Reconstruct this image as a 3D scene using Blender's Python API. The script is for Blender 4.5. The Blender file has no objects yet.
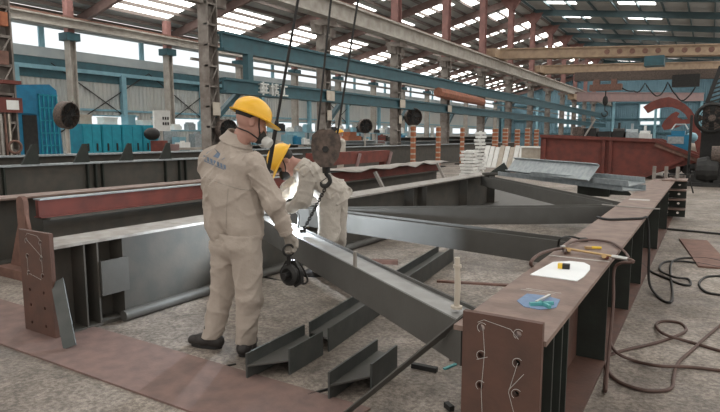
import bpy, bmesh, math, random
import numpy as np
from mathutils import Vector, Matrix
from mathutils.bvhtree import BVHTree
random.seed(7); rng = np.random.default_rng(7)
SC = bpy.context.scene
COL = SC.collection

# ------------------------------------------------------------------ camera
FPX, CAMH = 560.0, 1.5
PITCH = math.atan2(206 - 137, FPX)
YAW = math.atan2(350, math.hypot(FPX, 69))
FW = np.array([-math.sin(YAW) * math.cos(PITCH), math.cos(YAW) * math.cos(PITCH), -math.sin(PITCH)])
RT = np.array([math.cos(YAW), math.sin(YAW), 0.0])
UPV = np.cross(RT, FW)
FH = np.array([-math.sin(YAW), math.cos(YAW), 0.0])
CP = np.array([0, 0, CAMH])
Z = np.array([0, 0, 1.0])
def ray(x, y): return FW + RT * (x - 360) / FPX + UPV * (206 - y) / FPX
def G(x, y, z=0.0):
    d = ray(x, y); return CP + d * ((z - CAMH) / d[2])
def AX(x, y, X):
    d = ray(x, y); return CP + d * (X / d[0])
def AY(x, y, Y):
    d = ray(x, y); return CP + d * (Y / d[1])
def AH(x, y, h):
    d = ray(x, y); return CP + d * (h / (d @ FH))
def V(*a): return np.array(a, float)
def nrm(v): return np.asarray(v, float) / (np.linalg.norm(v) + 1e-12)

cam = bpy.data.cameras.new('camera'); co = bpy.data.objects.new('camera', cam); COL.objects.link(co)
co.location = (0, 0, CAMH); co.rotation_euler = (math.pi / 2 - PITCH, 0, YAW)
cam.sensor_width = 36; cam.lens = FPX / 720 * 36; cam.clip_end = 400; cam.clip_start = 0.05
SC.camera = co

# ------------------------------------------------------------------ materials
def mat(name, col, rough=.6, metal=0.0, col2=None, scale=6.0, amt=.5, bump=.15, bscale=40., detail=6, lo=.35, hi=.65):
    m = bpy.data.materials.new(name); m.use_nodes = True
    nt = m.node_tree; b = nt.nodes['Principled BSDF']; L = nt.links.new
    b.inputs['Specular IOR Level'].default_value = .32; b.inputs['Roughness'].default_value = rough; b.inputs['Metallic'].default_value = metal
    tc = nt.nodes.new('ShaderNodeTexCoord')
    n = nt.nodes.new('ShaderNodeTexNoise'); n.inputs['Scale'].default_value = scale; n.inputs['Detail'].default_value = detail
    L(tc.outputs['Object'], n.inputs['Vector'])
    r = nt.nodes.new('ShaderNodeValToRGB')
    c2 = col2 if col2 else tuple(c * .6 for c in col)
    mix = tuple(a * (1 - amt) + c * amt for a, c in zip(col, c2))
    r.color_ramp.elements[0].position = lo; r.color_ramp.elements[1].position = hi
    r.color_ramp.elements[0].color = (*mix, 1); r.color_ramp.elements[1].color = (*col, 1)
    L(n.outputs['Fac'], r.inputs['Fac']); L(r.outputs['Color'], b.inputs['Base Color'])
    if bump:
        n2 = nt.nodes.new('ShaderNodeTexNoise'); n2.inputs['Scale'].default_value = bscale; n2.inputs['Detail'].default_value = 4
        L(tc.outputs['Object'], n2.inputs['Vector'])
        bp = nt.nodes.new('ShaderNodeBump'); bp.inputs['Strength'].default_value = bump; bp.inputs['Distance'].default_value = .01
        L(n2.outputs['Fac'], bp.inputs['Height']); L(bp.outputs['Normal'], b.inputs['Normal'])
    return m
def emis(name, col, s):
    m = bpy.data.materials.new(name); m.use_nodes = True; nt = m.node_tree
    nt.nodes.remove(nt.nodes['Principled BSDF'])
    e = nt.nodes.new('ShaderNodeEmission'); e.inputs['Color'].default_value = (*col, 1); e.inputs['Strength'].default_value = s
    nt.links.new(e.outputs[0], nt.nodes['Material Output'].inputs['Surface']); return m

M = {}
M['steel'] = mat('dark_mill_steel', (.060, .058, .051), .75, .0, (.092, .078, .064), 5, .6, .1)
M['steeltop'] = mat('worn_lit_steel', (.30, .285, .26), .5, .2, (.17, .14, .12), 9, .7, .12)  # much paler than the web steel: light from above put into the colour
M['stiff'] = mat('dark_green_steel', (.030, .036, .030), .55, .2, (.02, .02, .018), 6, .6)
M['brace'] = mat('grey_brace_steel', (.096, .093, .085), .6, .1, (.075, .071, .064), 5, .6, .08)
M['bracetop'] = mat('lit_brace_steel', (.30, .30, .29), .45, .3, (.20, .195, .185), 8, .6, .08)  # paler copy of the brace steel, light on its top strip painted in
M['offcut'] = mat('offcut_steel', (.060, .066, .062), .45, .3, (.10, .10, .095), 7, .6, .1)
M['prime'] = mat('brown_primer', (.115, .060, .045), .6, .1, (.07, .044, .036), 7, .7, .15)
M['primetop'] = mat('worn_lit_brown_primer', (.235, .168, .138), .58, .1, (.14, .095, .08), 7, .8, .15)  # lighter version of the primer, overhead light on top faces painted in
M['red'] = mat('red_primer', (.165, .044, .033), .65, 0, (.095, .033, .027), 4, .8, .12)
M['rust'] = mat('rusty_steel', (.20, .11, .085), .75, .1, (.12, .07, .055), 9, .8, .25)
M['rustplate'] = mat('rust_floor_plate', (.205, .132, .113), .7, .1, (.135, .095, .084), 9, .8, .2, 60)
M['rustcol'] = mat('rust_red_column', (.25, .13, .115), .7, 0, (.17, .09, .08), 3, .8, .1)
M['rustbeam'] = mat('rust_grey_beam', (.20, .135, .12), .7, 0, (.15, .10, .09), 3, .8, .1)
M['orangedull'] = mat('dull_orange_canvas', (.30, .125, .08), .8, 0, (.20, .09, .06), 5, .9, .2)
M['colgrey'] = mat('weathered_grey_column', (.25, .225, .20), .7, .05, (.12, .095, .08), 3, .85, .15)
M['rail'] = mat('crane_rail_grey', (.40, .375, .335), .65, .05, (.25, .22, .19), 2.5, .7, .08)
M['teal'] = mat('teal_paint', (.04, .105, .125), .5, .05, (.038, .078, .092), 3, .8, .05)
M['teallight'] = mat('pale_teal_paint', (.20, .36, .42), .5, .05, (.15, .28, .33), 3, .8, .05)
M['tealcab'] = mat('teal_cabinet_paint', (.025, .31, .40), .5, 0, (.025, .22, .30), 4, .8, .05)
M['bluemach'] = mat('blue_machine_paint', (.02, .19, .33), .45, 0, (.018, .13, .23), 4, .8, .05)
M['tan'] = mat('tan_crane_paint', (.33, .24, .16), .6, 0, (.23, .16, .11), 3, .8, .08)
M['pink'] = mat('faded_pink_paint', (.25, .165, .155), .6, 0, (.20, .14, .135), 2, .8, .05)
M['dark'] = mat('dark_iron', (.035, .034, .032), .6, .3, (.02, .02, .02), 8, .7)
M['black'] = mat('black_rubber', (.018, .017, .016), .55, 0, (.012, .012, .012), 8, .6, .05)
M['galv'] = mat('galvanised_steel', (.34, .37, .38), .45, .4, (.22, .245, .25), 12, .8, .05)
M['white'] = mat('white_paint', (.72, .72, .69), .6, 0, (.6, .6, .57), 5, .7, .05)
M['paper'] = mat('white_board', (.80, .82, .82), .7, 0, (.70, .72, .73), 5, .7, .02)
M['cream'] = mat('cream_panel', (.48, .43, .36), .6, 0, (.36, .31, .25), 5, .7, .05)
M['khaki'] = mat('beige_work_cloth', (.40, .345, .295), .92, 0, (.35, .30, .255), 6, 1, .9, 26)
M['khaki2'] = mat('pale_work_cloth', (.46, .42, .37), .92, 0, (.40, .365, .32), 6, 1, .9, 26)
M['skin'] = mat('skin', (.42, .24, .19), .6, 0, (.36, .19, .15), 20, .6, .05)
M['glove'] = mat('grey_work_glove', (.30, .27, .235), .9, 0, (.20, .18, .155), 30, .7, .3, 120)
M['glovew'] = mat('pale_welding_glove', (.62, .59, .54), .9, 0, (.5, .47, .43), 30, .7, .3, 120)
M['hat'] = mat('yellow_hard_hat', (.80, .46, .045), .35, 0, (.70, .37, .03), 8, .6, .03)
M['boot'] = mat('black_boot', (.022, .019, .018), .5, 0, (.04, .035, .03), 12, .6, .1)
M['filter'] = mat('pale_grey_filter', (.52, .52, .49), .7, 0, (.42, .42, .40), 30, .6, .05)
M['hose'] = mat('brown_hose', (.105, .062, .05), .6, 0, (.07, .045, .038), 9, .7, .05)
M['brass'] = mat('brass', (.48, .33, .16), .4, .6, (.36, .24, .12), 20, .6, .05)
M['yellow'] = mat('yellow_plastic', (.75, .50, .05), .45, 0, (.62, .40, .04), 9, .6, .03)
M['bluecloth'] = mat('blue_cloth', (.19, .27, .40), .9, 0, (.15, .21, .32), 30, .7, .2)
M['tealtool'] = mat('teal_tool_paint', (.10, .36, .36), .5, 0, (.08, .26, .27), 20, .6, .05)
M['orange'] = mat('orange_hazard_paint', (.36, .13, .06), .6, 0, (.26, .09, .05), 9, .7, .05)
M['logo'] = mat('blue_grey_print', (.13, .18, .25), .9, 0, (.19, .22, .27), 40, .6, 0)
M['chalk'] = mat('white_chalk', (.50, .48, .45), .9, 0, (.36, .34, .32), 60, .7, 0)
M['chrome'] = mat('bright_steel', (.55, .55, .53), .3, .7, (.45, .45, .43), 20, .6, .03)
M['block'] = mat('hook_block_paint', (.135, .10, .082), .65, .2, (.055, .045, .04), 22, 1, .2)
M['tarp'] = mat('grey_tarpaulin', (.30, .275, .25), .8, 0, (.22, .20, .18), 6, .7, .2)
M['sky'] = emis('skylight_daylight', (1.0, .98, .94), 3.2)
M['win'] = emis('window_daylight', (.93, .98, 1.0), .45)
M['arc'] = emis('welding_arc', (.75, .88, 1.0), 60)
M['bluearc'] = emis('distant_arc_glow', (.45, .75, 1.0), 1.6)
M['roofsheet'] = mat('roof_sheet', (.42, .435, .43), .7, 0, (.34, .355, .355), 1.2, .7, 0)
M['purlin'] = mat('roof_purlin_paint', (.15, .125, .11), .7, 0, (.11, .09, .08), 2, .7, 0)
M['roofteal'] = mat('roof_teal_steel', (.07, .115, .125), .6, 0, (.06, .09, .1), 2, .7, 0)

def concrete():
    m = bpy.data.materials.new('concrete_floor'); m.use_nodes = True; nt = m.node_tree; L = nt.links.new
    b = nt.nodes['Principled BSDF']; tc = nt.nodes.new('ShaderNodeTexCoord')
    def noise(s, d=8, dist=0):
        n = nt.nodes.new('ShaderNodeTexNoise'); n.inputs['Scale'].default_value = s; n.inputs['Detail'].default_value = d
        n.inputs['Distortion'].default_value = dist; L(tc.outputs['Object'], n.inputs['Vector']); return n
    def ramp(n, p0, c0, p1, c1):
        r = nt.nodes.new('ShaderNodeValToRGB'); e = r.color_ramp.elements
        e[0].position = p0; e[1].position = p1; e[0].color = (*c0, 1); e[1].color = (*c1, 1); L(n.outputs['Fac'], r.inputs['Fac']); return r
    def mixc(a, c, bl, f):
        x = nt.nodes.new('ShaderNodeMix'); x.data_type = 'RGBA'; x.blend_type = bl; x.inputs[0].default_value = f
        L(a.outputs[0] if a.bl_idname != 'ShaderNodeMix' else a.outputs[2], x.inputs[6]); L(c.outputs[0], x.inputs[7]); return x
    big = ramp(noise(.9, 5, .4), .36, (.178, .152, .129), .66, (.305, .268, .234))
    mid = ramp(noise(6, 8, .6), .35, (.62, .60, .58), .65, (1.12, 1.1, 1.08))
    fine = ramp(noise(38, 6), .38, (.5, .48, .46), .62, (1.28, 1.28, 1.27))
    speck = ramp(noise(150, 3), .40, (.62, .6, .58), .70, (1.5, 1.5, 1.5))
    o = mixc(mixc(mixc(big, mid, 'MULTIPLY', .8), fine, 'MULTIPLY', .75), speck, 'MULTIPLY', .55)
    L(o.outputs[2], b.inputs['Base Color'])
    rr = ramp(noise(2.2), .4, (.55,) * 3, .7, (.85,) * 3); L(rr.outputs[0], b.inputs['Roughness'])
    bp = nt.nodes.new('ShaderNodeBump'); bp.inputs['Strength'].default_value = .35; bp.inputs['Distance'].default_value = .012
    L(noise(55, 5).outputs['Fac'], bp.inputs['Height']); L(bp.outputs['Normal'], b.inputs['Normal'])
    return m
M['floor'] = concrete()
def corrugated(name, col, col2, axis='Y', freq=22.0):
    m = mat(name, col, .7, 0, col2, .6, .8, 0); nt = m.node_tree; L = nt.links.new
    b = nt.nodes['Principled BSDF']; tc = nt.nodes.new('ShaderNodeTexCoord')
    w = nt.nodes.new('ShaderNodeTexWave'); w.bands_direction = axis; w.inputs['Scale'].default_value = freq / 20 * 3.14 / 3.14
    L(tc.outputs['Object'], w.inputs['Vector'])
    bp = nt.nodes.new('ShaderNodeBump'); bp.inputs['Strength'].default_value = 1.0; bp.inputs['Distance'].default_value = .06
    L(w.outputs['Fac'], bp.inputs['Height']); L(bp.outputs['Normal'], b.inputs['Normal'])
    return m
M['wallsheet'] = corrugated('wall_sheet_beige', (.44, .44, .41), (.36, .39, .39), 'Y')
M['wallteal'] = corrugated('wall_sheet_teal', (.115, .20, .24), (.08, .145, .18), 'X')
M['walldado'] = mat('wall_dado_grey', (.33, .36, .36), .8, 0, (.24, .28, .29), 1, .7, 0)

# ------------------------------------------------------------------ mesh builder (world coordinates)
class MB:
    def __init__(s): s.v = []; s.f = []
    def add(s, vs, fs):
        o = len(s.v); s.v += [tuple(map(float, p)) for p in vs]; s.f += [tuple(i + o for i in f) for f in fs]; return s
    def box(s, lo, hi):
        x0, y0, z0 = lo; x1, y1, z1 = hi
        return s.hexa([(x0, y0, z0), (x1, y0, z0), (x1, y1, z0), (x0, y1, z0), (x0, y0, z1), (x1, y0, z1), (x1, y1, z1), (x0, y1, z1)])
    def hexa(s, p):
        return s.add(p, [(0, 3, 2, 1), (4, 5, 6, 7), (0, 1, 5, 4), (1, 2, 6, 5), (2, 3, 7, 6), (3, 0, 4, 7)])
    def obox(s, c, ax, ay, az, sx, sy, sz):
        c = np.asarray(c, float); p = []
        for k in (-.5, .5):
            for i, j in ((-.5, -.5), (.5, -.5), (.5, .5), (-.5, .5)):
                p.append(c + np.asarray(ax) * i * sx + np.asarray(ay) * j * sy + np.asarray(az) * k * sz)
        return s.hexa(p)
    def bar(s, p0, p1, w, h, up=(0, 0, 1)):
        p0 = np.asarray(p0, float); p1 = np.asarray(p1, float); d = nrm(p1 - p0)
        sd = nrm(np.cross(d, up)); u = np.cross(sd, d)
        return s.obox((p0 + p1) / 2, d, sd, u, np.linalg.norm(p1 - p0), w, h)
    def tube(s, pts, r, n=8, cap=True):
        pts = [np.asarray(p, float) for p in pts]; rs = r if hasattr(r, '__len__') else [r] * len(pts)
        prev = None; rings = []
        for i, p in enumerate(pts):
            t = nrm(pts[min(i + 1, len(pts) - 1)] - pts[max(i - 1, 0)])
            if prev is None:
                a = np.cross(t, (0, 0, 1)); a = np.cross(t, (1, 0, 0)) if np.linalg.norm(a) < .05 else a; a = nrm(a)
            else: a = nrm(prev - t * (prev @ t))
            prev = a; b = np.cross(t, a)
            rings.append([p + rs[i] * (a * math.cos(2 * math.pi * k / n) + b * math.sin(2 * math.pi * k / n)) for k in range(n)])
        vs = [q for R in rings for q in R]; fs = []
        for i in range(len(rings) - 1):
            for k in range(n):
                k2 = (k + 1) % n; fs.append((i * n + k, i * n + k2, (i + 1) * n + k2, (i + 1) * n + k))
        if cap:
            fs.append(tuple(reversed(range(n)))); fs.append(tuple(range((len(rings) - 1) * n, len(rings) * n)))
        return s.add(vs, fs)
    def cyl(s, p0, p1, r0, r1=None, n=16): return s.tube([p0, p1], [r0, r0 if r1 is None else r1], n)
    def lathe(s, c, axis, prof, n=20, cap=True):
        axis = nrm(axis); a = np.cross(axis, (0, 0, 1)); a = V(1, 0, 0) if np.linalg.norm(a) < .05 else nrm(a); b = np.cross(axis, a)
        vs = []; fs = []
        for r, h in prof:
            for k in range(n):
                t = 2 * math.pi * k / n; vs.append(np.asarray(c) + axis * h + r * (a * math.cos(t) + b * math.sin(t)))
        for i in range(len(prof) - 1):
            for k in range(n):
                k2 = (k + 1) % n; fs.append((i * n + k, i * n + k2, (i + 1) * n + k2, (i + 1) * n + k))
        if cap: fs.append(tuple(reversed(range(n)))); fs.append(tuple(range((len(prof) - 1) * n, len(prof) * n)))
        return s.add(vs, fs)
    def prism(s, poly, thick):            # poly: coplanar 3-D points, thick: vector
        poly = [np.asarray(p, float) for p in poly]; n = len(poly); t = np.asarray(thick, float)
        nf = sum((np.cross(poly[i] - poly[0], poly[(i + 1) % n] - poly[0]) for i in range(1, n - 1)), V(0, 0, 0))
        if nf @ t > 0: poly = poly[::-1]
        return s.add(poly + [p + t for p in poly], [tuple(range(n)), tuple(range(2 * n - 1, n - 1, -1))] +
                     [(i, n + i, n + (i + 1) % n, (i + 1) % n)[::1] for i in range(n)])
    def ball(s, c, r, n=10, m=7, ax=None):
        r = (r, r, r) if not hasattr(r, '__len__') else r; ax = ax if ax is not None else np.eye(3)
        vs = []; fs = []
        for i in range(m + 1):
            th = math.pi * i / m
            for k in range(n):
                ph = 2 * math.pi * k / n; q = V(r[0] * math.sin(th) * math.cos(ph), r[1] * math.sin(th) * math.sin(ph), r[2] * math.cos(th))
                vs.append(np.asarray(c) + q[0] * ax[0] + q[1] * ax[1] + q[2] * ax[2])
        for i in range(m):
            for k in range(n):
                k2 = (k + 1) % n; fs.append((i * n + k, (i + 1) * n + k, (i + 1) * n + k2, i * n + k2))
        return s.add(vs, fs)
    def bounds(s):
        a = np.array(s.v); return a.min(0), a.max(0)
def torus_pts(c, u, v, R, n=20, a0=0, a1=2 * math.pi):
    return [np.asarray(c) + R * (np.asarray(u) * math.cos(a0 + (a1 - a0) * i / n) + np.asarray(v) * math.sin(a0 + (a1 - a0) * i / n)) for i in range(n + 1)]
def holed_plate(o, u, v, t, w, h, holes, r, n=14):
    """a real plate with real holes; o corner, u/v in-plane axes, t thickness vector"""
    bm = bmesh.new(); o = np.asarray(o); edges = []
    def loop(pts):
        vs = [bm.verts.new(p) for p in pts]
        for i in range(len(vs)): edges.append(bm.edges.new((vs[i], vs[(i + 1) % len(vs)])))
    loop([o, o + u * w, o + u * w + v * h, o + v * h])
    for a, b in holes:
        loop([o + u * (a + r * math.cos(2 * math.pi * k / n)) + v * (b + r * math.sin(2 * math.pi * k / n)) for k in range(n)])
    bmesh.ops.triangle_fill(bm, use_beauty=True, use_dissolve=False, edges=edges)
    ext = bmesh.ops.extrude_face_region(bm, geom=bm.faces[:])
    bmesh.ops.translate(bm, vec=Vector(t), verts=[e for e in ext['geom'] if isinstance(e, bmesh.types.BMVert)])
    bmesh.ops.recalc_face_normals(bm, faces=bm.faces[:])
    bm.verts.index_update(); m = MB(); m.add([tuple(q.co) for q in bm.verts], [tuple(q.index for q in f.verts) for f in bm.faces]); bm.free()
    return m

def link_mesh(name, mb, m, loc, parent=None, smooth=False):
    me = bpy.data.meshes.new(name)
    a = np.array(mb.v, float) - np.asarray(loc)[None, :]
    me.from_pydata(a.tolist(), [], mb.f); me.update()
    bm = bmesh.new(); bm.from_mesh(me); bmesh.ops.recalc_face_normals(bm, faces=bm.faces[:]); bm.to_mesh(me); bm.free()
    if smooth:
        for p in me.polygons: p.use_smooth = True
        if smooth == 'auto': me.set_sharp_from_angle(angle=math.radians(35))
    me.materials.append(M[m] if isinstance(m, str) else m)
    o = bpy.data.objects.new(name, me); COL.objects.link(o)
    if parent is not None: o.parent = parent
    else: o.location = tuple(loc)
    return o
def props(o, label=None, cat=None, group=None, kind=None):
    if label: o['label'] = label
    if cat: o['category'] = cat
    if group: o['group'] = group
    if kind: o['kind'] = kind
    return o
class Thing:
    def __init__(s, name, label, cat, loc, group=None, kind=None):
        s.o = bpy.data.objects.new(name, None); COL.objects.link(s.o); s.loc = np.asarray(loc, float)
        s.o.location = tuple(s.loc); s.o.empty_display_size = .1; props(s.o, label, cat, group, kind)
    def part(s, name, mb, m, parent=None, label=None, smooth=False):
        o = link_mesh(name, mb, m, s.loc, parent if parent is not None else s.o, smooth)
        if label: o['label'] = label
        return o
def solo(name, mb, m, label=None, cat=None, group=None, kind=None, smooth=False):
    lo, hi = mb.bounds(); c = V((lo[0] + hi[0]) / 2, (lo[1] + hi[1]) / 2, lo[2])
    return props(link_mesh(name, mb, m, c, None, smooth), label, cat, group, kind)
def copy_tree(o, loc=None, label=None, rotz=None):
    c = o.copy(); COL.objects.link(c)
    def rec(src, dst):
        for ch in list(src.children):
            k = ch.copy(); COL.objects.link(k); k.parent = dst; rec(ch, k)
    rec(o, c)
    if loc is not None: c.location = tuple(loc)
    if label: c['label'] = label
    if rotz is not None: c.rotation_euler.z = rotz
    return c
ORD = ['nearest', 'second', 'third', 'fourth', 'fifth', 'sixth', 'seventh', 'eighth', 'ninth', 'tenth', 'eleventh', 'twelfth', 'thirteenth', 'fourteenth', 'fifteenth']

# ------------------------------------------------------------------ setting
RX0, RXB, RXR, RX1 = -31.5, -14.0, -2.0, 10.0
def zl(X): return 8.2 + (X - RX0) * (12.3 - 8.2) / (RXB - RX0)      # left bay roof underside
def zr(X): return 12.6 - (X - RXB) * .13
def struct(name, mb, m): return solo(name, mb, m, kind='structure')
struct('floor', MB().box((-34, -8, -.2), (11, 98, 0)), 'floor')
SP = 6.42; YB = [6.83 + SP * i for i in range(15)]
# left wall
W = struct('wall_left', MB().box((-31.7, -2, 0), (-31.5, 97, 6.35)), 'wallsheet')
struct('wall_left_upper', MB().box((-31.7, -2, 7.5), (-31.5, 97, 8.2)), 'walldado').name = 'wall_left.001'
struct('trim_1', MB().box((-31.5, -2, 5.2), (-31.3, 97, 5.42)), 'teallight')
struct('trim_2', MB().box((-31.5, -2, 5.85), (-31.38, 97, 6.4)), 'walldado')
struct('trim_32', MB().box((-31.5, -2, 5.42), (-31.42, 97, 5.85)), 'teal')
struct('trim_33', MB().box((-31.5, -2, 4.75), (-31.46, 97, 5.2)), 'teal')  # shadow below the pale rail, put in as a dark teal strip
struct('trim_3', MB().box((-31.5, -2, 3.05), (-31.42, 97, 3.18)), 'teallight')
for i in range(15):
    y0 = -1.6 + SP * i
    t = Thing('window_%d' % (i + 1), None, None, (-31.6, y0, 6.4), kind='structure')
    t.part('pane', MB().box((-31.62, y0 + .15, 6.4), (-31.6, y0 + SP - .15, 7.5)), 'win')
    t.part('frame', MB().box((-31.64, y0 - .15, 6.35), (-31.48, y0 + .15, 7.5)), 'teallight')
for i in range(15):
    y0 = -1.6 + SP * i
    t = Thing('window_%d' % (i + 16), None, None, (-31.5, y0, 2), kind='structure')
    t.part('pane', MB().box((-31.5, y0 + .6, 2.0), (-31.48, y0 + SP - .6, 2.75)), 'win')
    f = MB(); f.box((-31.5, y0 + .5, 1.92), (-31.44, y0 + SP - .5, 2.0)); f.box((-31.5, y0 + .5, 2.75), (-31.44, y0 + SP - .5, 2.83)); t.part('frame', f, 'teallight')
# wall posts and cross bracing between them
for i in range(14):
    struct('trim_%d' % (i + 4), MB().box((-31.5, YB[0] - 10.2 + SP * i * 1.0, 0), (-31.2, YB[0] - 9.9 + SP * i, 5.3)), 'teallight')
# back wall
struct('wall_back', MB().prism([(-32, 97, 0), (11, 97, 0), (11, 97, 9.9), (-14, 97, 13.1), (-32, 97, 8.6)], (0, .3, 0)), 'wallteal')
for k, (x0, x1, y0, y1) in enumerate([(558, 567, 106, 127), (569.5, 578, 105, 127), (640, 660, 104, 119), (640, 660, 121, 125), (619, 690, 59, 60.5), (540, 612, 57, 58.5)]):
    a = AY(x0, y0, 96.9); b = AY(x1, y1, 96.9)
    t = Thing('window_%d' % (40 + k), None, None, (a[0], 96.9, b[2]), kind='structure')
    t.part('pane', MB().box((a[0], 96.9, b[2]), (b[0], 96.95, a[2])), 'win')
    f = MB()
    for e in (0, 1):
        zz = (b[2], a[2])[e]; f.box((a[0] - .15, 96.8, zz - .08), (b[0] + .15, 97, zz + .08)); xx = (a[0], b[0])[e]; f.box((xx - .08, 96.8, b[2]), (xx + .08, 97, a[2]))
    t.part('frame', f, 'teallight')
f = MB()
for zz in (2.0, 4.2, 6.6): f.box((-31, 96.75, zz), (10, 97, zz + .18))
struct('trim_30', f, 'teal')
f = MB()
for i in range(8): f.box((-31 + i * 5.9, 96.6, 0), (-30.65 + i * 5.9, 97, 7.9))
struct('trim_31', f, 'teallight')

# roofs: sheet with rafters, purlins and skylights as parts
def roof(name, X0, X1, zf, npur, rafter_m, purlin_m, sky):
    t = Thing(name, None, None, ((X0 + X1) / 2, 45, zf(X0)), kind='structure')
    xs = [X0, X1] if X0 < -20 else [X0, RXR, X1]
    mb = MB()
    for a, b in zip(xs, xs[1:]):
        mb.hexa([(a, -2, zf(a) + .3), (b, -2, zf(b) + .3), (b, 97, zf(b) + .3), (a, 97, zf(a) + .3), (a, -2, zf(a) + .4), (b, -2, zf(b) + .4), (b, 97, zf(b) + .4), (a, 97, zf(a) + .4)])
    t.part('sheeting', mb, 'roofsheet')
    for y in YB + [YB[0] - SP]:
        for a, b in zip(xs, xs[1:]):
            t.part('rafter', MB().bar((a, y, zf(a) - .15), (b, y, zf(b) - .15), .22, .5), rafter_m)
    for i in range(npur + 1):
        X = X0 + (X1 - X0) * i / npur
        t.part('purlin', MB().box((X - .045, -2, zf(X) + .06), (X + .045, 97, zf(X) + .26)), purlin_m)
    for (xa, xb, ya, yb) in sky:
        t.part('skylight', MB().hexa([(xa, ya, zf(xa) + .27), (xb, ya, zf(xb) + .27), (xb, yb, zf(xb) + .27), (xa, yb, zf(xa) + .27),
                                      (xa, ya, zf(xa) + .29), (xb, ya, zf(xb) + .29), (xb, yb, zf(xb) + .29), (xa, yb, zf(xa) + .29)]), 'sky')
sk = []
for i in range(-1, 14):
    y = YB[0] + SP * i
    sk += [(-29.8, -26.4, y + .7, y + 5.0), (-24.4, -21.6, y + 1.6, y + 4.6), (-20.3, -17.6, y + .9, y + 3.4), (-17, -15.2, y + 3.0, y + 5.2)]
roof('ceiling_left', RX0, RXB, zl, 18, 'rustbeam', 'purlin', sk)
sk = []
for i in range(-1, 14):
    y = YB[0] + SP * i
    sk += [(-12.3, -10, y + 1.6, y + 4.6), (-6.8, -4.2, y + 1.6, y + 4.6), (1.0, 3.6, y + 1.6, y + 4.6), (5.5, 8, y + 1.6, y + 4.6)]
roof('ceiling_right', RXB, RX1, zr, 14, 'roofteal', 'roofteal', sk)
# clerestory strip between the two roofs is open lattice on the column tops

# ------------------------------------------------------------------ steel columns
def bcol(i, y):
    X = -14.0
    t = Thing('crane_column', '%s grey and rust steel column carrying the middle crane runway' % ORD[i], 'column', (X, y, 0), 'columns under the middle crane runway')
    lo = MB()
    for s in (-1, 1): lo.box((X - .22, y + s * .2 - .02, 0), (X + .22, y + s * .2 + .02, 6.2)); 
    lo.box((X - .02, y - .2, 0), (X + .02, y + .2, 6.2))
    t.part('lower_shaft', lo, 'colgrey')
    ch = MB()
    for k in range(9): ch.box((X + .04, y - .22, .5 + k * .65), (X + .2, y + .22, .56 + k * .65))
    for k in range(8):
        ch.bar((X + .19, y - .17, .55 + k * .65), (X + .19, y + .17, 1.15 + k * .65), .03, .03)
    t.part('lacing', ch, 'colgrey')
    t.part('cap', MB().box((X - .42, y - .36, 6.05), (X + .42, y + .36, 6.3)), 'colgrey')
    t.part('corbel', MB().box((X - .1, y - .75, 5.7), (X + .1, y + .75, 6.05)), 'colgrey')
    up = MB(); 
    for s in (-1, 1): up.box((X - .2, y + s * .2 - .02, 6.3), (X + .2, y + s * .2 + .02, 12.4))
    up.box((X - .02, y - .2, 6.3), (X + .02, y + .2, 12.4)); t.part('upper_shaft', up, 'rustcol')
    t.part('haunch', MB().prism([(X - .9, y - .12, 12.35), (X + .9, y - .12, 12.35), (X + .25, y - .12, 11.5), (X - .25, y - .12, 11.5)], (0, .24, 0)), 'rustcol')
    t.part('base_plate', MB().box((X - .45, y - .4, 0), (X + .45, y + .4, .04)), 'rust')
    if i in (1, 2, 3, 4, 5, 6):
        b = MB(); b.bar((X, y + .2, 2.1), (X, y + 1.35, 3.05), .16, .2, (1, 0, 0)); t.part('knee_brace', b, 'teal')
    if i in (1, 2, 3): t.part('number_plate', MB().box((X + .28, y - .16, 2.2), (X + .30, y + .16, 2.62)), 'cream')
    if i == 0:
        XF = X + .24
        def face(x0, y0, x1, y1, o0, o1):
            p = AX(x0, y0, XF); q = AX(x1, y1, XF); return MB().box((XF + o0, p[1], q[2]), (XF + o1, q[1], p[2]))
        k = t.part('notice_frame', face(-2, 97, 22, 113, -.02, .05), 'red')
        t.part('notice_sheet', face(5, 100, 18, 110, .05, .058), 'white', k)
        t.part('warning_plate', face(-2, 50, 9, 65, -.02, .02), 'rust')
        t.part('lamp_bracket', face(-2, 80, 17, 85, -.02, .2), 'red')
        c_ = AX(14, 147, XF)
        t.part('hose_coil', MB().tube(torus_pts((XF + .05, c_[1], c_[2]), (0, 1, 0), (0, 0, 1), .14, 20), .03, 6), 'rust')
        t.part('red_box', face(-3, 12, 5, 27, -.02, .15), 'orange')
        for x_ in (1, 5, 9): t.part('cable', face(x_, 114, x_ + 1.4, 156, .0, .04), ('tarp', 'rust', 'cream')[(x_ // 4) % 3])
for i, y in enumerate(YB[:13]): bcol(i, y)
XC = -29.5; YC = [5.2 + SP * i for i in range(15)]
ccol = None
for i, y in enumerate(YC[:14]):
    if ccol is None:
        t = Thing('wall_column', 'x', 'column', (XC, y, 0), 'columns beside the left wall')
        lo = MB()
        for s in (-1, 1): lo.box((XC - .25, y + s * .16 - .02, 0), (XC + .25, y + s * .16 + .02, 6.6))
        lo.box((XC - .02, y - .16, 0), (XC + .02, y + .16, 6.6)); t.part('lower_shaft', lo, 'rail')
        t.part('upper_shaft', MB().box((XC - .2, y - .18, 7.0), (XC + .2, y + .18, 8.7)), 'rustcol')
        t.part('capital', MB().box((XC - .38, y - .38, 6.6), (XC + .38, y + .38, 7.0)), 'teal')
        ccol = t.o; o = ccol
    else: o = copy_tree(ccol, (XC, y, 0))
    o['label'] = '%s pale column in the row beside the left wall' % ORD[i]
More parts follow.
